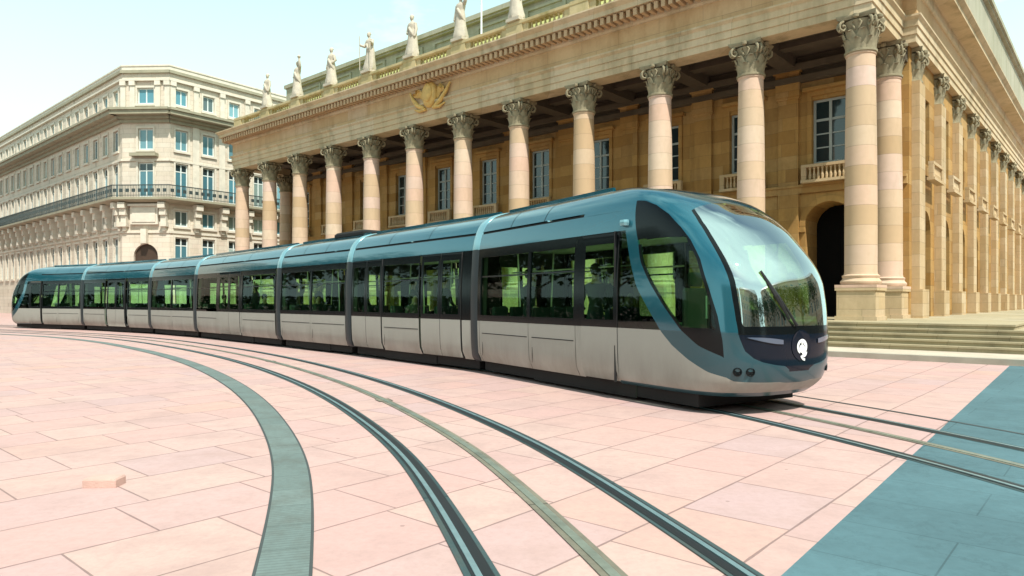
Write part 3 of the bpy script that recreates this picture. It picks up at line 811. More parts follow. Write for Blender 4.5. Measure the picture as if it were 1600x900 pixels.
tag(fp.build('flagpole', M_white, loc=thm @ Vector((-S*4.62, -.15, 15.2)), smooth=True), 'short thin white flagpole on the theatre balustrade between two statues', 'flagpole')

# ------------------------------------------------------------------ stone apartment buildings
M_apt = ashlar('pale_cream_building_stone', [(.64,.57,.47), (.67,.60,.51), (.61,.53,.43), (.67,.57,.48)], 1.2, .42, .012, .35, (.36,.31,.22), .4)
M_apt2 = simple('pale_building_trim', (.60,.55,.46), .85, var=.25, scale=2)
M_corn = simple('shade_grey_cornice_stone', (.30,.28,.20), .9, var=.3, scale=1.5)  # cornice shadow put into the colour of the projecting bands
M_rail2 = simple('black_iron_railing', (.03,.045,.045), .6)
M_zinc = simple('pale_zinc_roof', (.42,.46,.46), .5, var=.15)
M_bframe = simple('white_window_frame', (.62,.68,.66), .6)
M_curt = simple('pale_curtain', (.55,.70,.62), .9)

def facade(root, a, c, bays, floors, opts):
    """a->c in plan (outside on the right of travel); one wall mesh, one part per window"""
    a, c = Vector(a), Vector(c); d_ = c-a; ln = d_.length
    M = Matrix.Translation((a.x, a.y, 0)) @ Matrix.Rotation(math.atan2(d_.y, d_.x), 4, 'Z')
    H = opts['h']; holes = []; wl = []
    for bx in bays:
        for fi, (z0, z1, wd_, style) in enumerate(floors):
            if (bx, fi) in opts.get('skip', ()): continue
            holes.append((bx-wd_/2, bx+wd_/2, z0, z1) + ((True,) if style == 'arch' else ())); wl.append((bx, z0, z1, wd_, style))
    w = MB(); w.M = M
    wall_holes(w, 0, ln, 0, H, holes, 0, .3)
    e = .0
    for bd in opts['bands']:
        z0, z1, o = bd[:3]; w.box(-o*.4, ln+o*.4, -o, .0-.003, z0, z1, bd[3] if len(bd) > 3 else 1)
    for bx, z0, z1, wd_, style in wl:
        if style in ('plain', 'hood', 'fr'):
            w.box(bx-wd_/2-.18, bx+wd_/2+.18, -.14, -.004, z0-.2, z0-.02, 1)
            for s in (-1, 1): w.box(bx+s*(wd_/2+.01), bx+s*(wd_/2+.16), -.07, -.004, z0, z1+.02, 1)
            w.box(bx-wd_/2-.16, bx+wd_/2+.16, -.075, -.005, z1+.02, z1+.2, 1)
        if style == 'hood': w.box(bx-wd_/2-.5, bx+wd_/2+.5, -.6, -.006, z1+.5, z1+.78, 2)
    w.build('wall', [M_apt, M_apt2, M_corn], root)
    for bx, z0, z1, wd_, style in wl:
        f = MB(); f.M = M; y = .14
        if style == 'arch':
            f.box(bx-wd_/2, bx+wd_/2, .25, .27, z0, z1); f.build('doorway', M_wood, root); continue
        for s in (-1, 1): f.box(bx+s*(wd_/2-.09), bx+s*wd_/2, y, y+.08, z0, z1)
        f.box(bx-wd_/2+.09, bx+wd_/2-.09, y+.001, y+.079, z1-.1, z1); f.box(bx-wd_/2+.09, bx+wd_/2-.09, y+.001, y+.079, z0, z0+.12)
        f.box(bx-.05, bx+.05, y-.01, y+.08, z0+.12, z1-.1)
        if z1-z0 > 2: f.box(bx-wd_/2+.09, bx+wd_/2-.09, y+.002, y+.078, z1-.75, z1-.66)
        o = f.build('window', M_bframe, root)
        g = MB(); g.M = M
        zt = z1-.70 if z1-z0 > 2.6 else z1-.05
        g.box(bx-wd_/2+.05, bx+wd_/2-.05, y+.03, y+.04, z0+.03, zt); g.build('pane', M_skypane, o)
        if zt < z1-.1:
            g = MB(); g.M = M; g.box(bx-wd_/2+.05, bx+wd_/2-.05, y+.03, y+.04, zt+.005, z1-.05); g.build('pane', M_pane, o)
    return M, ln

AP = tag(empty('apartment_building', (-32.4, 62., 0)), 'cream stone corner building with balconies, blue windows and an arched doorway at left', 'building')
def rel(x, y): return (x+32.4, y-62.)
FLO = [(4.2,7.2,1.2,'plain'), (8.2,9.6,1.2,'plain'), (10.75,13.8,1.15,'fr'), (14.95,16.8,1.15,'plain'), (19.0,20.4,1.1,'plain')]
BND = [(7.55,7.75,.10), (13.93,14.1,.12), (17.3,17.6,.25,2), (17.6,17.85,.55,2), (17.85,18.2,1.15,2), (18.2,18.4,1.3,2), (21.0,21.15,.25), (21.7,21.95,.22,2)]
OP = dict(h=21.9, bands=BND)
Lw = [rel(-76.6,99.5), rel(-34.6,62.2)]; Ch = [rel(-34.6,62.2), rel(-33.3,61.6), rel(-31.6,61.6), rel(-30.3,62.)]; Rw = [rel(-30.3,62.), rel(-18.3,78.)]
lnL = (Vector(Lw[1])-Vector(Lw[0])).length
facade(AP, Lw[0], Lw[1], [lnL-1.4-2.6*k for k in range(20)], FLO, OP)
facade(AP, Ch[0], Ch[3], [2.15], [(3.0,6.6,2.2,'arch'), (10.75,13.8,1.35,'hood'), (14.95,16.8,1.35,'plain'), (19.0,20.4,1.5,'plain')], OP)
facade(AP, Rw[0], Rw[1], [1.1,3.65,6.25,8.9,11.5,14.1,16.7], FLO, OP)
outl = [Lw[0], Lw[1], Ch[3], Rw[1]]
def band_wall(mb, path, prof, m=0): moulding(mb, path, prof, m)
bc = MB(); moulding(bc, outl, [(.01,10.15),(.35,10.2),(.95,10.35),(1.05,10.42),(1.05,10.62),(.01,10.66)])
bo = bc.build('balcony', M_corn, AP)
rl = MB()
rp_ = miter(outl, .97)
for a, c_ in zip(rp_, rp_[1:]):
    d_ = c_-a; ln = d_.length; M = Matrix.Translation((a.x, a.y, 0)) @ Matrix.Rotation(math.atan2(d_.y, d_.x), 4, 'Z'); rl.M = M
    rl.box(0, ln, -.03, .03, 11.62, 11.7); rl.box(0, ln, -.02, .02, 10.75, 10.79)
    k = 0
    while k*.14 < ln: rl.box(k*.14-.014, k*.14+.014, -.012, .012, 10.64, 11.62); k += 1
    k = 0
    while k*.56 < ln-.4:
        rl.box(k*.56+.1, k*.56+.4, -.016, .016, 11.05, 11.35); k += 1
rl.build('railing', M_rail2, bo)
cs = MB()
for seg, xs in ((Rw, [2.4,4.95,7.55,10.2,12.8]), (Ch, [.35,3.95]), (Lw, [lnL-.2-2.6*k for k in range(18)])):
    a, c_ = Vector(seg[0]), Vector(seg[-1]); d_ = c_-a
    cs.M = Matrix.Translation((a.x, a.y, 0)) @ Matrix.Rotation(math.atan2(d_.y, d_.x), 4, 'Z')
    for x in xs:
        Mc = cs.M; cs = MB(); cs.M = Mc
        cs.box(x-.32, x+.32, -.8, -.002, 9.7, 10.2); cs.box(x-.28, x+.28, -.6, -.003, 9.1, 9.7); cs.box(x-.24, x+.24, -.42, -.004, 8.5, 9.1); cs.box(x-.3, x+.3, -.5, -.005, 8.1, 8.5); cs.box(x-.16, x+.16, -.3, -.006, 7.75, 8.1)
        cs.build('console', M_apt2, AP)
pl = MB(); a, c_ = Vector(Ch[0]), Vector(Ch[3]); d_ = c_-a
pl.M = Matrix.Translation((a.x, a.y, 0)) @ Matrix.Rotation(math.atan2(d_.y, d_.x), 4, 'Z')
pl.box(.9,3.4,-.3,-.003,8.3,9.9); pl.box(1.1,3.2,-.36,-.301,8.5,9.7); pl.box(1.9,2.4,-.42,-.004,6.62,7.9); pl.box(.75,3.55,-.5,-.005,9.9,10.1)
pl.build('cartouche', M_apt2, AP)
rr = MB(); q = miter(outl, -.6)
rr.face([(p.x, p.y, 21.85) for p in q] + [(q[0].x+8, q[0].y+14, 21.85)])
par = MB(); moulding(par, outl, [(.04,21.9),(.04,22.3),(.1,22.32),(.1,22.45),(-.3,22.45),(-.3,21.85)])
rr.build('roof', M_zinc, AP); par.build('parapet', M_apt2, AP)
# pilaster strips on the attic storey
ps = MB()
for seg, xs in ((Rw, [.25,2.4,4.95,7.55,10.2,12.8]), (Ch, [.15,1.0,3.3,4.15])):
    a, c_ = Vector(seg[0]), Vector(seg[-1]); d_ = c_-a
    ps.M = Matrix.Translation((a.x, a.y, 0)) @ Matrix.Rotation(math.atan2(d_.y, d_.x), 4, 'Z')
    for x in xs:
        Mc = ps.M; ps = MB(); ps.M = Mc
        ps.box(x-.22, x+.22, -.16, -.003, 18.5, 21.0); ps.box(x-.26, x+.26, -.26, -.004, 20.6, 20.98); ps.build('pilaster', M_apt2, AP)
    if seg is Rw:
        for x in xs[1:]:
            ps = MB(); ps.M = Mc; ps.box(x-.3, x+.3, -.1, -.005, 10.7, 17.5); ps.build('pilaster', M_apt2, AP)

def block(name, loc, rz, length, depth, h, label, bays):
    root = tag(empty(name, loc, rz), label, 'building')
    fl = [(.3,3.2,1.5,'plain'), (4.6,7.0,1.2,'plain'), (8.1,10.5,1.2,'plain'), (11.6,13.6,1.2,'plain'), (14.6,16.,1.1,'plain')]
    facade(root, (0,0), (length,0), [1.8+k*(length-3.6)/(bays-1) for k in range(bays)], [f for f in fl if f[1] < h-.6], dict(h=h, bands=[(3.8,4.05,.2), (h-.9,h-.5,.4), (h-.5,h-.1,.7)]))
    mb = MB()
    mb.face([(0,0,0),(0,depth,0),(0,depth,h),(0,0,h)]); mb.face([(length,0,0),(length,depth,0),(length,depth,h),(length,0,h)]); mb.face([(0,depth,0),(length,depth,0),(length,depth,h),(0,depth,h)])
    mb.build('side_wall', M_apt, root)
    r = MB(); r.loft([[(-.3,-.3,h-.05),(length+.3,-.3,h-.05),(length+.3,depth+.3,h-.05),(-.3,depth+.3,h-.05)],[(1.5,2,h+2.6),(length-1.5,2,h+2.6),(length-1.5,depth-2,h+2.6),(1.5,depth-2,h+2.6)]])
    r.build('roof', M_zinc, root)
    return root
block('apartment_building', (-86, 62, 0), R(-22), 30, 12, 17, 'pale stone building beyond the left edge of the square', 11)
block('town_house', (34, -34, 0), R(180), 30, 12, 16.5, 'stone town house across the square, behind the viewer', 11)
block('town_house', (43, 30, 0), R(-90), 62, 12, 19, 'long stone town house along the street to the right, outside the view', 20)
block('town_house', (2, -40, 0), R(172), 36, 12, 18, 'long stone town house across the square, behind the viewer on the left', 13)
block('town_house', (-62, -22, 0), R(112), 40, 12, 17, 'stone town house closing the left side of the square, outside the view', 12)
# plane trees outside the view on both sides, added to darken the tram's glass
M_bark = simple('grey_plane_bark', (.16,.14,.10), .9, var=.3, scale=4)
def leafmat():
    t = NT('plane_tree_leaves'); oi = t.n('ShaderNodeObjectInfo')
    c = t.mix(t.noise(1.5, detail=5), (.014,.030,.010), (.035,.060,.020)); t.princ(c, .7, spec=.2); return t.mat
M_leaf = leafmat()
def tree_mesh(seed, h):
    rnd = random.Random(seed); tk = MB(); tk.tube([(0,0,0),(.05,.02,h*.2),(-.05,.06,h*.45),(.1,0,h*.7)], [.34,.27,.2,.08], 10)
    tips = []
    for k in range(7):
        a = k*2.4+rnd.random(); z = h*(.3+.06*k); e = (math.cos(a)*h*.25, math.sin(a)*h*.25, z+h*.2)
        tk.tube([(0,.04,z), (e[0]*.5, e[1]*.5, z+h*.12), e], [.13,.09,.03], 7); tips.append(e)
    cr_ = MB()
    for k in range(2600):
        c = rnd.choice(tips + [(0,0,h*.75),(0,0,h*.6)]); rr = h*.19
        while True:
            v = Vector((rnd.uniform(-1,1), rnd.uniform(-1,1), rnd.uniform(-1,1)))
            if v.length < 1: break
        p = Vector(c)+v*rr*(1, 1, .8)[0]; n = Vector((rnd.gauss(0,1), rnd.gauss(0,1), rnd.gauss(0,1)+.5)).normalized(); a = n.orthogonal().normalized()*rnd.uniform(.14,.3); b_ = n.cross(a)
        cr_.face([p-a, p-b_*.7, p+a, p+b_*.7])
    return tk, cr_
hg = MB(); rnd = random.Random(5)
for k in range(9000):
    t_ = rnd.random(); p = Vector((-29.5-16*t_+rnd.uniform(-.8,.8), 4+42*t_+rnd.uniform(-.8,.8), rnd.uniform(.05,2.6)))
    n = Vector((rnd.gauss(0,1), rnd.gauss(0,1), rnd.gauss(0,1))).normalized(); a = n.orthogonal().normalized()*rnd.uniform(.12,.25); b_ = n.cross(a); hg.face([p-a, p-b_*.7, p+a, p+b_*.7])
tag(hg.build('hedge', M_leaf), 'long clipped hedge added outside the view on the left to darken reflections', 'hedge')  # hedge added to darken low reflections in the tram windows
for k, (x, y, h, lab) in enumerate(((-31,9,12,'plane tree nearest the viewer on the left of the square'),(-34,17,13,'added plane tree second along the left row'),(-37,25,12.5,'added plane tree in the middle of the left row'),(-40,33,13,'plane tree fourth along the left row'),(-45,41,12,'added plane tree at the far end of the left row'),(33,15,13,'added plane tree at the far end of the right hand row'),(34,7,12,'added plane tree second from the far end of the right hand row'),(34.5,-1,13,'added plane tree in the middle of the right hand row'),(35,-9,12.5,'added plane tree fourth along the right hand row'),(33,-17,13,'added plane tree fifth along the right hand row'),(27,-23,12.5,'added plane tree sixth along the right hand row, at its bend'),(20,-27,13,'added plane tree at the near end of the right hand row'))):
    root = tag(empty('plane_tree', (x, y, 0), k*1.3), lab, 'tree', 'plane trees added outside the view')  # tree added outside the view to darken the tram's glass
    tk, cr_ = tree_mesh(k % 3, h); tk.build('trunk', M_bark, root, smooth=True); cr_.build('crown', M_leaf, root)
#TRAM
# ------------------------------------------------------------------ the tram
TR = tag(empty('tram', (0.18, 15.73, 0)), 'long articulated tram with teal roof, cream lower panels and a rounded glass nose', 'tram')
TO = Vector((0.18, 15.73))
J = [Vector(p) for p in ((0.18,15.73),(-3.70,20.52),(-6.90,24.11),(-12.32,29.95),(-16.05,33.44),(-21.9,37.75))]
TIP = Vector((3.91, 9.47)); TAIL = Vector((-28.55, 41.25))
PROF = [(1.06,.25),(1.15,.34),(1.185,.6),(1.2,1.13),(1.195,1.8),(1.165,2.4),(1.13,2.75),(1.05,3.02),(.93,3.22),(.75,3.36),(.5,3.45),(.25,3.49),(0,3.5)]
PR = catmull(PROF, 5)
PZ = sorted([(z, w) for w, z in PR])
def hw(z): return lerp(PZ, z)
GZ0, GZ1 = 1.13, 2.64          # black glazing band
WZ0, WZ1 = 1.25, 2.46          # clear glass
def zs_between(a, c, n): return [a+(c-a)*k/n for k in range(n+1)]
def sheet(mb, x0, x1, z0, z1, side, off=0, m=0, n=5):
    zz = zs_between(z0, z1, n)
    for a, c in zip(zz, zz[1:]):
        q = [(x0, side*(hw(a)+off), a), (x1, side*(hw(a)+off), a), (x1, side*(hw(c)+off), c), (x0, side*(hw(c)+off), c)]
        mb.face(q if side < 0 else q[::-1], m)
def frame_sheet(mb, x0, x1, wx0, wx1, side, m, off=0):
    sheet(mb, x0, x1, GZ0, WZ0, side, off, m, 1); sheet(mb, x0, x1, WZ1, GZ1, side, off, m, 2)
    sheet(mb, x0, wx0, WZ0, WZ1, side, off, m, 4); sheet(mb, wx1, x1, WZ0, WZ1, side, off, m, 4)
def rim(mb, x0, x1, z0, z1, side, d, m):
    for xx in (x0, x1):
        for a, c in zip(zs_between(z0, z1, 4), zs_between(z0, z1, 4)[1:]):
            mb.face([(xx, side*hw(a), a), (xx, side*(hw(a)-d), a), (xx, side*(hw(c)-d), c), (xx, side*hw(c), c)], m)
    for z in (z0, z1): mb.face([(x0, side*hw(z), z), (x1, side*hw(z), z), (x1, side*(hw(z)-d), z), (x0, side*(hw(z)-d), z)], m)

seat_mb = MB()
def rbox(mb, x0, x1, y0, y1, z0, z1, r=.04):
    pr = [(x0+r,y0),(x1-r,y0),(x1,y0+r),(x1,y1-r),(x1-r,y1),(x0+r,y1),(x0,y1-r),(x0,y0+r)]
    cx, cy = (x0+x1)/2, (y0+y1)/2
    mb.loft([[(cx+(x-cx)*s, cy+(y-cy)*s, z) for x, y in pr] for s, z in ((.9,z0),(1,z0+r),(1,z1-r),(.9,z1))])
rbox(seat_mb, -.24,.22,-.42,.42,.74,.86); rbox(seat_mb, -.30,-.20,-.40,-.02,.80,1.42); rbox(seat_mb, -.30,-.20,.02,.40,.80,1.42)
seat_mb.box(-.18,.12,-.10,.10,.36,.75)
seat_me = None
def make_car(A, B, elems, frac=True, x_end=None, nose=False):
    """A = rear joint, B = front joint; elems list of (kind, f0, f1)"""
    global seat_me
    d_ = B-A; ln = d_.length; gp_ = .16
    car = empty('car', (A.x-TO.x, A.y-TO.y, 0), math.atan2(d_.y, d_.x)); car.parent = TR
    xe = x_end if x_end is not None else ln-gp_; xs = gp_
    body = MB(); 
    def X(f): return xs+(xe-xs)*f if frac else f
    for side in (-1, 1):
        for kind, f0, f1 in elems:
            x0, x1 = X(f0), X(f1)
            if kind in ('win', 'blank', 'panel'):
                sheet(body, x0+.006, x1-.006, .27, GZ0-.004, side, 0, 0)
                if kind == 'win':                                   # equipment hatch line
                    for za in (.86,): body.box(x0+.12, x1-.05, side*(hw(za)+.001), side*(hw(za)+.0035), za, za+.018, 2)
                    for xx in (x0+.12,): body.box(xx, xx+.012, side*(hw(.6)+.001), side*(hw(.6)+.004), .40, .86, 2)
            if kind == 'win':
                a, c = x0+.05, x1-.05
                frame_sheet(body, x0, x1, a, c, side, 1); rim(body, a, c, WZ0, WZ1, side, .05, 1)
                p = MB(); sheet(p, a-.01, c+.01, WZ0-.01, WZ1+.01, side, -.02, 0, 4)
                p.build('window', M_glass, car, smooth=True)
                t_ = MB(); ym = side*(hw(2.06)-.03)
                body.box(a, c, ym-.012, ym+.012, 2.04, 2.07, 1)        # hopper rail
            elif kind in ('blank', 'panel'):
                sheet(body, x0, x1, GZ0, GZ1, side, 0, 1)
            elif kind == 'door':
                n = 2 if x1-x0 > 1.25 else 1
                for k in range(n):
                    a, c = x0+(x1-x0)*k/n+.008, x0+(x1-x0)*(k+1)/n-.008
                    db = MB(); sheet(db, a, c, .29, GZ0, side, .012, 0)
                    frame_sheet(db, a, c, a+.09, c-.09, side, 1, .012)
                    sheet(db, a+.08, c-.08, WZ0-.01, WZ1+.01, side, .004, 2, 4)
                    for xx in (a, c): 
                        for z0_, z1_ in zip(zs_between(.29, GZ1, 8), zs_between(.29, GZ1, 8)[1:]):
                            db.face([(xx, side*(hw(z0_)+.012), z0_), (xx, side*(hw(z0_)-.05), z0_), (xx, side*(hw(z1_)-.05), z1_), (xx, side*(hw(z1_)+.012), z1_)], 3)
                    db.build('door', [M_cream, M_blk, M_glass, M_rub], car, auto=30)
        # inner lining so the see-through looks like a saloon
        for kind, f0, f1 in elems:
            if kind != 'door': sheet(body, X(f0), X(f1), .36, GZ0+.02, side, -.06, 4, 3)
        sheet(body, xs, xe, .255, .36, side, -.03, 3, 1)
        sheet(body, xs, xe, GZ1+.003, 2.965, side, 0, 5, 3)            # lighter band above the glass
        sheet(body, xs, xe, 2.965, 3.0, side, -.02, 3, 1)
    body.face([(xs,-1.1,.36),(xe,-1.1,.36),(xe,1.1,.36),(xs,1.1,.36)], 6)
    body.face([(xs,-1.12,2.62),(xe,-1.12,2.62),(xe,1.12,2.62),(xs,1.12,2.62)], 4)
    for xx in ((xs, xe) if not nose else (xs,)):
        for s in (-1, 1):
            pts = [(xx, s*.62, .3), (xx, s*hw(.35), .3)] + [(xx, s*hw(z), z) for z in zs_between(.6, 2.95, 8)] + [(xx, s*.62, 2.95)]
            body.face(pts, 3)
        body.face([(xx,-.62,2.3),(xx,.62,2.3),(xx,.62,2.95),(xx,-.62,2.95)], 3)
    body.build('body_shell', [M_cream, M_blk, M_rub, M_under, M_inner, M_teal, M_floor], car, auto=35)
    rz_ = [(w, z) for w, z in PR if z >= 2.99]
    ring = [(-w, z) for w, z in rz_] + [(w, z) for w, z in rz_[::-1][1:]]
    rx1 = xe if not nose else ln-3.46
    rf = MB(); rf.loft([[(x, y, z) for y, z in ring] for x in (xs, rx1)], 0, closed=False)
    for s in (-1, 1):
        rf.box(xs+.05, rx1-.05, s*.34, s*.40, 3.475, 3.535, 0)
    sm = rx1-xs
    for fx in (.33, .66):
        xm = xs+sm*fx; rf.loft([[(x, y*1.003, z+.002) for y, z in ring] for x in (xm-.007, xm+.007)], 1, closed=False)
    rf.build('roof', [M_teal, M_under], car, auto=40)
    un = MB(); un.box(xs+.05, (xe if not nose else ln-.9), -1.0, 1.0, .07, .30); un.box(ln*.3, ln*.7, -1.02, 1.02, .05, .26)
    for fx in ((.38, .62) if ln < 5.6 else ()):
        for s in (-1, 1):
            un.M = Matrix.Translation((ln*fx, s*.72, .28)) @ Matrix.Rotation(R(90), 4, 'X')
            un.lathe([(.27,-.06),(.29,-.05),(.29,.05),(.27,.06)], n=18); un.M = Matrix.Identity(4)
    un.build('underframe', M_under, car)
    ns = int((xe-xs-.9)/1.05)
    for k in range(ns):
        for s in (-1, 1):
            if (k+int(s > 0)) % 3 == 2: continue
            if seat_me is None:
                o = seat_mb.build('seat', M_seat, car, auto=40); seat_me = o.data
            else:
                o = bpy.data.objects.new('seat', seat_me); COL.objects.link(o); o.parent = car
            o.location = (xs+.75+k*1.05, s*.68, 0); o.rotation_euler.z = R(180) if k % 2 else 0
    pm = MB()
    for k in range(max(2, int(ln/2.2))):
        for s in (-1, 1):
            xx = xs+.5+k*2.1
            if xx > xe-.2: continue
            pm.tube([(xx, s*.42, .36), (xx, s*.40, 1.5), (xx, s*.46, 2.62)], .017, 6)
    for s in (-1, 1): pm.tube([(xs+.3, s*.46, 2.15), (xe-.2, s*.46, 2.15)], .015, 6)
    pm.build('grab_pole', M_pole, car)
    return car, ln

L1 = (TIP-J[0]).length
NB = 2.46
front, _ = make_car(J[0], TIP, [('blank',.16,.30),('win',.30,2.25),('win',2.25,3.75),('blank',3.75,3.93),('door',3.93,4.88),('blank',4.88,L1-NB)], False, L1-NB, True)
make_car(J[1], J[0], [('door',.015,.305),('win',.31,.625),('door',.64,.925),('blank',.93,1)])
make_car(J[2], J[1], [('win',.01,.5),('win',.5,.99)])
make_car(J[3], J[2], [('win',.01,.30),('blank',.30,.33),('door',.33,.60),('blank',.60,.62),('win',.62,.99)])
make_car(J[4], J[3], [('win',.01,.5),('win',.5,.99)])
make_car(J[5], J[4], [('win',.01,.36),('door',.40,.66),('win',.70,.99)])
L2 = (TAIL-J[5]).length
rear, _ = make_car(J[5], TAIL, [('blank',.16,.30),('win',.30,2.25),('win',2.25,3.75),('door',3.9,4.9),('blank',4.9,L2-NB)], False, L2-NB, True)

# joint hoops with bellows
def heading(i):
    a = J[i+1] if i+1 < len(J) else TAIL
    c = J[i-1] if i > 0 else TIP
    return (c-a).normalized()
for i, j in enumerate(J):
    h = heading(i)
    root = MB()
    ring = [(-w, z) for w, z in PR] + [(w, z) for w, z in PR[::-1][1:]]
    mats = []
    for (y0, z0), (y1, z1) in zip(ring, ring[1:]+ring[:1]): mats.append(1 if (z0+z1)/2 > 2.62 else 0)
    def sc(o): return [(y*(1+o/1.2), z+(o if z > 2.6 else 0)*.6) for y, z in ring]
    rings = []
    for x, o in ((-.16,-.05),(-.14,.012),(-.08,.03),(.08,.03),(.14,.012),(.16,-.05)):
        rings.append([(x, y, z) for y, z in sc(o)])
    root.loft(rings, mats, cap=False)
    o = root.build('joint_hoop', [M_grey, M_hoopt], TR, loc=(j.x-TO.x, j.y-TO.y, 0), rz=math.atan2(h.y, h.x), auto=50)
    be = MB(); rings = []
    for k in range(13):
        rings.append([(-.30+.6*k/12, y*(.90+.05*(k % 2)), .3+(z-.3)*(.96+.015*(k % 2))) for y, z in ring])
    be.loft(rings, 0, cap=False); be.build('bellows', M_rub, o)

# roof equipment boxes
for (i, f, ln_) in ((2, .70, 1.9),):
    a, c_ = J[i], J[i-1]; d_ = c_-a; m_ = a + d_*f
    e = MB(); rbox(e, -ln_/2, ln_/2, -.42, .42, 3.46, 3.66, .06)
    e.build('roof_equipment', M_under, TR, loc=(m_.x-TO.x, m_.y-TO.y, 0), rz=math.atan2(d_.y, d_.x))

# nose: x = 0 at the tip, negative towards the rear
LZ = [(.25,-.34),(.32,-.22),(.45,-.08),(.7,0),(1.1,0),(1.5,-.035),(1.82,-.09),(2.05,-.21),(2.3,-.42),(2.6,-.71),(2.8,-.95),(3.05,-1.33),(3.25,-1.80),(3.36,-2.25),(3.44,-2.75),(3.5,-3.37)]
def nose_pt(w, z, tau):
    lz = sum(lerp(LZ, z+q)*wt for q, wt in ((-.06,.25),(0,.5),(.06,.25)))
    a = abs(tau); B = lerp([(2.95,2.46),(3.2,2.75),(3.4,3.2),(3.5,3.45)], z)
    if a > 1: return Vector((-B-(a-1)*4*(3.46-B), math.copysign(w, tau), z))
    th = a*math.pi/2
    u = max(math.cos(th), 0)**(2/6.5); v = max(math.sin(th), 0)**(2/2.6)
    return Vector((-B+(B+lz)*u, math.copysign(w*v, tau), z))
TA = [0]
for k in range(1, 41): TA.append((k/40)**1.25*.0 + k/40)
TA = [1-(1-k/44)**1.0 for k in range(45)] + [1.08, 1.17, 1.25]
TA = [-t for t in TA[::-1]] + TA[1:]
PRN = catmull(PROF, 6)
YA = [(1.1,.93),(1.17,.93),(1.3,.945),(1.58,.96),(2.05,.965),(2.34,.95),(2.65,.92),(2.8,.88),(3.08,.76),(3.2,.64),(3.3,.50),(3.36,.36),(3.45,.1)]
YB = [(.62,.2),(.68,.30),(.70,.47),(.74,.66),(.79,.77),(.89,.87),(1.06,.92),(1.2,.94)]
XC = [(.78,-.41),(.81,-.41),(1.01,-.42),(1.37,-.49),(1.75,-.62),(2.13,-.78),(2.39,-.96),(2.59,-1.15),(2.81,-1.41),(2.97,-1.69),(3.07,-1.96),(3.1,-2.16)]
XD = [(.78,-.40),(.81,-.43),(.94,-.76),(1.15,-1.06),(1.5,-1.41),(1.85,-1.71),(2.15,-1.91),(2.43,-1.97),(2.64,-2.04),(3.1,-2.17)]
XE = [(.46,-.1),(.48,-.34),(.53,-.41),(.59,-.63),(.74,-.93),(.92,-1.22),(1.1,-1.43),(1.42,-1.70),(1.77,-1.98),(2.14,-2.13),(2.63,-2.28),(3.06,-2.44),(3.1,-2.46)]
def fD(v): return v.x-lerp(XD, v.z)
def fC(v): return lerp(XC, v.z)-v.x
def fE(v): return v.x-lerp(XE, v.z)
FUN = dict(
    A=lambda v: lerp(YA, v.z)-abs(v.y), T=lambda v: v.x+1.30-.15*abs(v.y), G=lambda v: v.z-1.16,
    Bt=lambda v: v.z-1.10, B=lambda v: lerp(YB, v.z)-abs(v.y), C=fC, D=fD, E=fE,
    z46=lambda v: v.z-.43, z31=lambda v: v.z-.31, z113=lambda v: v.z-1.13, z297=lambda v: v.z-2.97, z264=lambda v: v.z-2.64, NB=lambda v: v.x+2.46,
    SW=lambda v: min(fD(v)-.05, fC(v)-.05, v.z-1.18, 2.46+.30*(v.x+2.1)*0-v.z),
    GL=lambda v: min(lerp(YA, v.z)-abs(v.y)-.05, v.z-1.21), side=lambda v: abs(v.y)-.85)
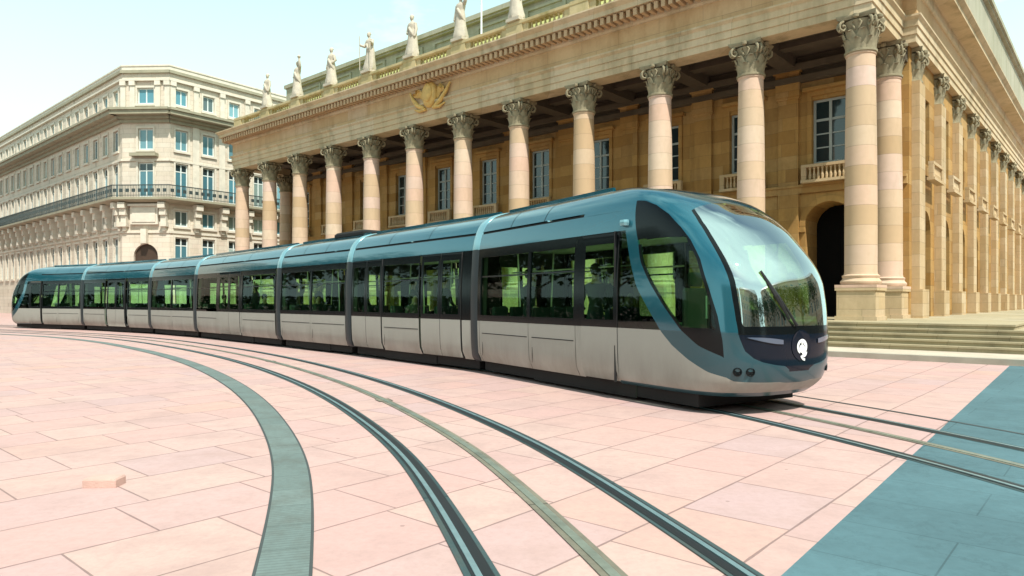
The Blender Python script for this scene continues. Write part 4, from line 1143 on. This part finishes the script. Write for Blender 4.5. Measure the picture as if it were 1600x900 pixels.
def build_nose(car, ln, mirror_label=None):
    bm = bmesh.new(); rows = []
    for w, z in PRN: rows.append([bm.verts.new(nose_pt(w, z, t)) for t in TA])
    for a, c in zip(rows, rows[1:]):
        for k in range(len(TA)-1):
            try: bm.faces.new((a[k], a[k+1], c[k+1], c[k]))
            except ValueError: pass
    bmesh.ops.remove_doubles(bm, verts=bm.verts, dist=1e-4)
    def cut(fn):
        val = {v: fn(v.co) for v in bm.verts}
        for v in list(val):
            if abs(val[v]) < .0015: val[v] = 0
        new = {v for v in val if val[v] == 0}
        for e in list(bm.edges):
            a, c = e.verts
            if val[a]*val[c] < 0:
                t = val[a]/(val[a]-val[c])
                lo, hi = 0., 1.
                for _ in range(12):
                    mid = (lo+hi)/2
                    if fn(a.co.lerp(c.co, mid))*val[a] > 0: lo = mid
                    else: hi = mid
                _, nv = bmesh.utils.edge_split(e, a, (lo+hi)/2); new.add(nv)
        for f in list(bm.faces):
            vs = [v for v in f.verts if v in new]
            if len(vs) == 2 and bm.edges.get(vs) is None:
                try: bmesh.utils.face_split(f, vs[0], vs[1])
                except ValueError: pass
    for k in ('A','T','G','Bt','B','C','D','E','z46','z31','z113','z297','z264','NB','SW','GL'): cut(FUN[k])
    bm.normal_update()
    bmesh.ops.recalc_face_normals(bm, faces=bm.faces)
    bm.verts.ensure_lookup_table()
    # smooth normals of the whole skin, reused by every cut-out piece
    groups = {}
    for f in bm.faces:
        c = f.calc_center_median(); F_ = {k: FUN[k](c) > 0 for k in FUN}
        if not F_['NB'] and not F_['z297']: continue
        if F_['A'] and F_['T'] and F_['Bt'] and c.x > -2.4 and (abs(c.y) < lerp(YA, c.z)):
            key = 'windscreen' if F_['GL'] else 'windscreen_border'
        elif F_['B'] and not F_['Bt'] and c.x > -.6 and c.z > .62: key = 'front_panel'
        elif F_['C'] and F_['D'] and .80 < c.z < 3.1 and abs(c.y) > .7:
            key = ('side_window' if F_['SW'] else 'side_panel') + ('L' if c.y > 0 else 'R')
        elif not F_['z31']: key = 'bumper_lip'
        elif not F_['z46']: key = 'lower_panel'
        elif F_['E'] or F_['z297']: key = 'nose_shell'
        elif F_['z264']: key = 'nose_shell'
        elif F_['z113']: key = 'quarter_glass' + ('L' if c.y > 0 else 'R')
        else: key = 'lower_panel'
        groups.setdefault(key, []).append(f)
    SPEC = {'windscreen': ('windscreen', M_screen), 'windscreen_border': ('windscreen_border', M_blk), 'front_panel': ('front_panel', M_navy),
            'side_windowL': ('cab_window', M_glass), 'side_windowR': ('cab_window', M_glass), 'side_panelL': ('cab_side_panel', M_blk), 'side_panelR': ('cab_side_panel', M_blk),
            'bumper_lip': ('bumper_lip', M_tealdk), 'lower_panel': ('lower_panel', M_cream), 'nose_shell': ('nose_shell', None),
            'quarter_glassL': ('quarter_window', M_smoke), 'quarter_glassR': ('quarter_window', M_smoke)}
    nrm = {v: v.normal.copy() for v in bm.verts}
    for key, fs in groups.items():
        vid = {}; V = []; Fc = []; N = []; mi = []
        for f in fs:
            idx = []
            for v in f.verts:
                if v not in vid: vid[v] = len(V); V.append(tuple(v.co)); N.append(nrm[v])
                idx.append(vid[v])
            Fc.append(idx)
            c = f.calc_center_median(); mi.append(1 if (key == 'nose_shell' and c.z < 1.12) else 0)
        # thickness: return edge around the boundary
        cnt = {}
        for fc in Fc:
            for p, q in zip(fc, fc[1:]+fc[:1]): cnt.setdefault(frozenset((p, q)), []).append((p, q))
        nV = len(V); inner = {}
        def inn(p):
            if p not in inner:
                inner[p] = len(V); V.append(tuple(Vector(V[p])-N[p]*.03)); N.append(N[p])
            return inner[p]
        nf = len(Fc)
        for k_, l_ in cnt.items():
            if len(l_) == 1:
                p, q = l_[0]; Fc.append([q, p, inn(p), inn(q)]); mi.append(0)
        me = bpy.data.meshes.new(SPEC[key][0]); me.from_pydata([tuple(v) for v in V], [], Fc)
        if key == 'nose_shell': me.materials.append(M_teal); me.materials.append(M_tealdk)
        else: me.materials.append(SPEC[key][1])
        me.polygons.foreach_set('material_index', mi)
        me.polygons.foreach_set('use_smooth', [True]*len(Fc)); me.update()
        me.normals_split_custom_set_from_vertices([tuple(n) for n in N])
        o = bpy.data.objects.new(SPEC[key][0], me); COL.objects.link(o); o.parent = car; o.location = (ln, 0, 0)
    bm.free()
    T_ = Matrix.Translation((ln, 0, 0))
    def surf(y, z, off=0):
        w = hw(z); v = min(.999, abs(y)/w); th = math.asin(v**(2.6/2)); p = nose_pt(w, z, math.copysign(th/(math.pi/2), y))
        p.x += off; return p
    for s in (-1, 1):                                                   # slim headlamps
        h = MB(); h.M = T_; top = []; bot = []
        for k in range(13):
            t = k/12; y = s*(.36+.50*t); z = .995+.07*t**1.3
            hh = .045*math.sin(math.pi*min(1, .25+t*.75))**.7*(1-.25*t)
            top.append(surf(y, z+hh, .015)); bot.append(surf(y, z-hh*.6, .015))
        for k in range(12): h.face([bot[k], bot[k+1], top[k+1], top[k]])
        for k in range(12):
            bk = Vector((-.03,0,0))
            h.face([top[k], top[k+1], top[k+1]+bk, top[k]+bk]); h.face([bot[k], bot[k+1], bot[k+1]+bk, bot[k]+bk])
        h.build('headlamp', M_lamp, car)
        for y in (.79, .92):
            p = surf(s*y, .61, 0); q = surf(s*(y-.03), .61, 0); tng = (q-p).normalized(); n_ = Vector((tng.y, -tng.x, 0)); n_ = n_ if n_.x > 0 else -n_
            f = MB(); f.M = T_ @ Matrix.Translation(p) @ n_.to_track_quat('Z', 'Y').to_matrix().to_4x4()
            f.lathe([(.060,-.02),(.060,.012),(.045,.016),(.04,.002),(.001,.0)], n=14); f.build('fog_lamp', M_blk, car)
    # round emblem: an open ring with a tail and two dots inside
    em = MB(); em.M = T_
    def arc(cy, cz, r, a0, a1, th, n=20):
        P = []
        for k in range(n+1):
            a = a0+(a1-a0)*k/n; P.append((cy+r*math.cos(a), cz+r*math.sin(a)))
        for (y0, z0), (y1, z1), k in zip(P, P[1:], range(n)):
            q = []
            for yy, zz in ((y0, z0), (y1, z1)):
                d_ = Vector((yy-cy, zz-cz)).normalized()
                q.append(((yy-d_.x*th, zz-d_.y*th), (yy+d_.x*th, zz+d_.y*th)))
            pts = [q[0][0], q[0][1], q[1][1], q[1][0]]
            em.face([surf(-a, c, .014) for a, c in pts]); 
    arc(0, .93, .085, R(-60), R(270), .020); arc(.0, .905, .03, 0, 2*math.pi, .028); arc(-.02, .96, .03, R(20), R(200), .014)
    arc(-.06, .84, .085, R(-90), R(-20), .016, 8); arc(-.03,.86,.05,R(180),R(300),.022,8)
    em.build('emblem', M_white, car)
    bz = MB(); bz.M = T_                                                # raised black boss behind the emblem
    bz.face([surf(.20*math.cos(2*math.pi*k/24), .95+.21*math.sin(2*math.pi*k/24), .008) for k in range(24)])
    bz.build('emblem_disc', M_navy, car)
    wp = MB(); wp.M = T_
    wp.tube([surf(-.12, 1.22, .03), surf(-.27, 1.40, .045), surf(-.44, 1.66, .04)], [.022,.016,.012], 6)
    wp.tube([surf(-.26, 1.30, .04), surf(-.44, 1.62, .03), surf(-.58, 1.95, .025)], [.014,.034,.014], 6)
    wp.build('wiper', M_rub, car)
    # cab interior: dashboard, driver's seat, rear bulkhead
    db = MB(); db.M = T_
    db.loft([[(-2.2,-.95,.4),(-2.2,.95,.4),(-.35,.80,.4),(-.35,-.80,.4)],[(-1.0,-1.0,.95),(-1.0,1.0,.95),(-.30,.80,1.0),(-.30,-.80,1.0)],[(-.95,-.95,1.12),(-.95,.95,1.12),(-.34,.80,1.13),(-.34,-.80,1.13)]])
    rbox(db, -1.15,-.75,-.30,.25,1.12,1.42,.08); db.box(-.95,-.9,-.78,-.48,1.12,1.5)
    db.build('dashboard', M_under, car)
    sc_ = MB(); sc_.M = T_; rbox(sc_, -1.9,-1.45,-.28,.28,.85,1.0); rbox(sc_, -2.0,-1.87,-.28,.28,.95,1.75,.05); rbox(sc_, -2.0,-1.9,-.14,.14,1.78,2.0,.03); sc_.box(-1.75,-1.6,-.1,.1,.36,.86)
    sc_.build('driver_seat', M_seat, car)
    pn = MB(); pn.M = T_; pn.box(-.96,-.93,-.80,-.50,1.30,1.62)
    pn.build('cab_screen', simple('pale_control_screen', (.42,.50,.45), .4), car)
    return car
build_nose(front, L1); build_nose(rear, L2)
mk = MB()
for k in range(4):
    x0 = L1-1.74+k*.055; mk.box(x0, x0+.04, -(hw(2.68)-.055), -(hw(2.68)-.06), 2.655, 2.70)
# camera pod beside the cab door and step light
pod = MB(); rbox(pod, L1-2.37, L1-2.20, -1.22, -1.11, 2.71, 2.80, .035); pod.build('mirror_camera', M_hoopt, front)
for s in (-1, 1):
    hb = MB(); hb.box(L1-2.485, L1-2.462, s*1.17, s*1.207, .28, 2.64); hb.build('cab_seam', M_rub, front)

# ------------------------------------------------------------------ passengers behind the tinted glass
def skin_mesh(verts, edges, radii):
    me = bpy.data.meshes.new('tmp'); me.from_pydata(verts, edges, [])
    o = bpy.data.objects.new('tmp', me); COL.objects.link(o)
    o.modifiers.new('s', 'SKIN'); u = o.modifiers.new('u', 'SUBSURF'); u.levels = 1; u.render_levels = 1
    for sv, r in zip(me.skin_vertices[0].data, radii):
        sv.radius = r if isinstance(r, tuple) else (r, r)
    me.skin_vertices[0].data[0].use_root = True
    dg = bpy.context.evaluated_depsgraph_get(); dg.update()
    m2 = bpy.data.meshes.new_from_object(o.evaluated_get(dg)); bpy.data.objects.remove(o); return m2
def person_mesh(sit, arm_up):
    V, E, Rr = [], [], []
    def add(p, r, par=None):
        V.append(p); Rr.append(r)
        if par is not None: E.append((par, len(V)-1))
        return len(V)-1
    hz = .95 if not sit else .53
    pel = add((0,0,hz), (.15,.12)); wa = add((0,0,hz+.2), (.13,.10), pel); chs = add((0,.0,hz+.42), (.17,.11), wa)
    nk = add((.01,0,hz+.58), .055, chs); hd = add((.02,0,hz+.68), (.075,.08), nk); h2 = add((.03,0,hz+.77), (.08,.095), hd); add((.03,0,hz+.85), (.05,.06), h2)
    add((.125,0,hz+.735), .014, h2)
    for s in (-1, 1):
        if sit: hip = add((.05,s*.10,hz-.02), .095, pel); kn = add((.46,s*.11,hz-.01), .062, hip); an = add((.44,s*.11,.09), .042, kn); add((.60,s*.12,.04), .035, an)
        else: hip = add((0,s*.10,hz-.10), .09, pel); kn = add((.03,s*.10,.50), .06, hip); an = add((0,s*.10,.09), .042, kn); add((.16,s*.12,.035), .034, an)
        sh_ = add((0,s*.19,hz+.48), .062, chs)
        if arm_up and s > 0: el = add((.14,s*.28,hz+.55), .045, sh_); wr = add((.20,s*.22,hz+.84), .032, el); pm_ = add((.2,s*.2,hz+.92), .036, wr); dr = Vector((.0,0,1))
        else: el = add((.03,s*.25,hz+.20), .045, sh_); wr = add((.22,s*.2,hz+.10), .032, el); pm_ = add((.30,s*.19,hz+.10), .034, wr); dr = Vector((1,0,-.15))
        bp = Vector(V[pm_]); sdv = Vector((0,1,0))
        for q in range(4):
            f1 = add(tuple(bp+dr*.05+sdv*(q-1.5)*.019), .010, pm_); add(tuple(bp+dr*(.09+.012*(1-abs(q-1.5)))+sdv*(q-1.5)*.020+Vector((0,0,-.02))), .008, f1)
        add(tuple(bp+dr*.02-sdv*s*.045), .010, pm_)
    return skin_mesh(V, E, Rr), hz
BODY = {k: person_mesh(*k) for k in ((True, False), (False, True), (False, False))}
SKINM = simple('skin', (.45,.28,.20), .6)
def person(car_idx, along, side, kind, shirt, label, face=0):
    A = J[car_idx] if car_idx < len(J) else TAIL
    B = TIP if car_idx == 0 else J[car_idx-1]
    d_ = (B-A).normalized(); p = A + d_*along + Vector((-d_.y, d_.x))*side
    src, hz = BODY[kind]; me = src.copy()
    root = tag(empty('person', (p.x, p.y, .36), math.atan2(d_.y, d_.x)+face), label, 'person')
    me.materials.clear()
    for m in (simple('shirt', shirt, .9), simple('trousers', (.03,.035,.05), .9), SKINM, simple('shoe', (.02,.02,.02), .6)): me.materials.append(m)
    for f in me.polygons:
        z = f.center.z; y = abs(f.center.y)
        f.material_index = 2 if (z > hz+.57 and y < .16) or (f.center.x > .24 and hz+.02 < z) or (z > hz+.83) else (3 if z < .1 else (1 if z < hz+.08 else 0)); f.use_smooth = True
    o = bpy.data.objects.new('body', me); COL.objects.link(o); o.parent = root
    hr = MB(); hr.M = Matrix.Translation((.015,0,hz+.79)); hr.lathe([(.02,-.10),(.085,-.06),(.105,.02),(.09,.09),(.03,.13)], n=14); hb_ = hr.build('hair', simple('dark_hair', (.02,.015,.01), .8), root, smooth=True)
    hb_.location.x = -.02
    return root
person(0, 4.35, -.55, (True, False), (.03,.04,.06), 'passenger in dark clothes seated behind the single front door glass')
person(0, 2.9, .30, (False, True), (.05,.05,.06), 'standing passenger holding the rail behind the front car second window')
person(1, 1.1, .25, (False, True), (.04,.05,.05), 'standing passenger behind the left door of the second car', 1.2)
person(1, 2.6, -.60, (True, False), (.16,.14,.12), 'seated passenger in a grey top behind the second car middle window')
person(2, 1.6, -.55, (True, False), (.04,.04,.05), 'seated passenger in dark clothes at the left window of the third car')
person(2, 3.2, .1, (False, False), (.03,.03,.04), 'standing passenger in dark clothes behind the right window of the third car', 2.)
person(3, 1.4, -.5, (True, False), (.05,.05,.06), 'seated passenger at the left window of the fourth car')
person(3, 6.6, .1, (False, True), (.25,.22,.18), 'standing passenger in a pale top at the right window of the fourth car', .6)

person(0, .95, -.35, (False, True), (.03,.03,.04), 'standing passenger in dark clothes at the left end of the front car first window', .4)
person(0, 3.35, -.45, (False, False), (.04,.04,.04), 'standing passenger in dark clothes at the right end of the front car second window', 2.6)
person(1, 3.35, -.2, (False, True), (.03,.03,.03), 'standing passenger near the right end of the second car middle window', 1.8)
person(1, 5.0, -.4, (False, False), (.05,.04,.04), 'standing passenger waiting behind the right door of the second car', -1.5)
person(2, .8, -.1, (False, False), (.03,.04,.04), 'standing passenger at the left end of the third car left window', .8)
person(3, 3.6, -.1, (False, True), (.03,.03,.04), 'standing passenger behind the middle door of the fourth car', -1.4)
person(3, 5.4, -.55, (True, False), (.04,.04,.05), 'seated passenger in dark clothes at the right window of the fourth car')
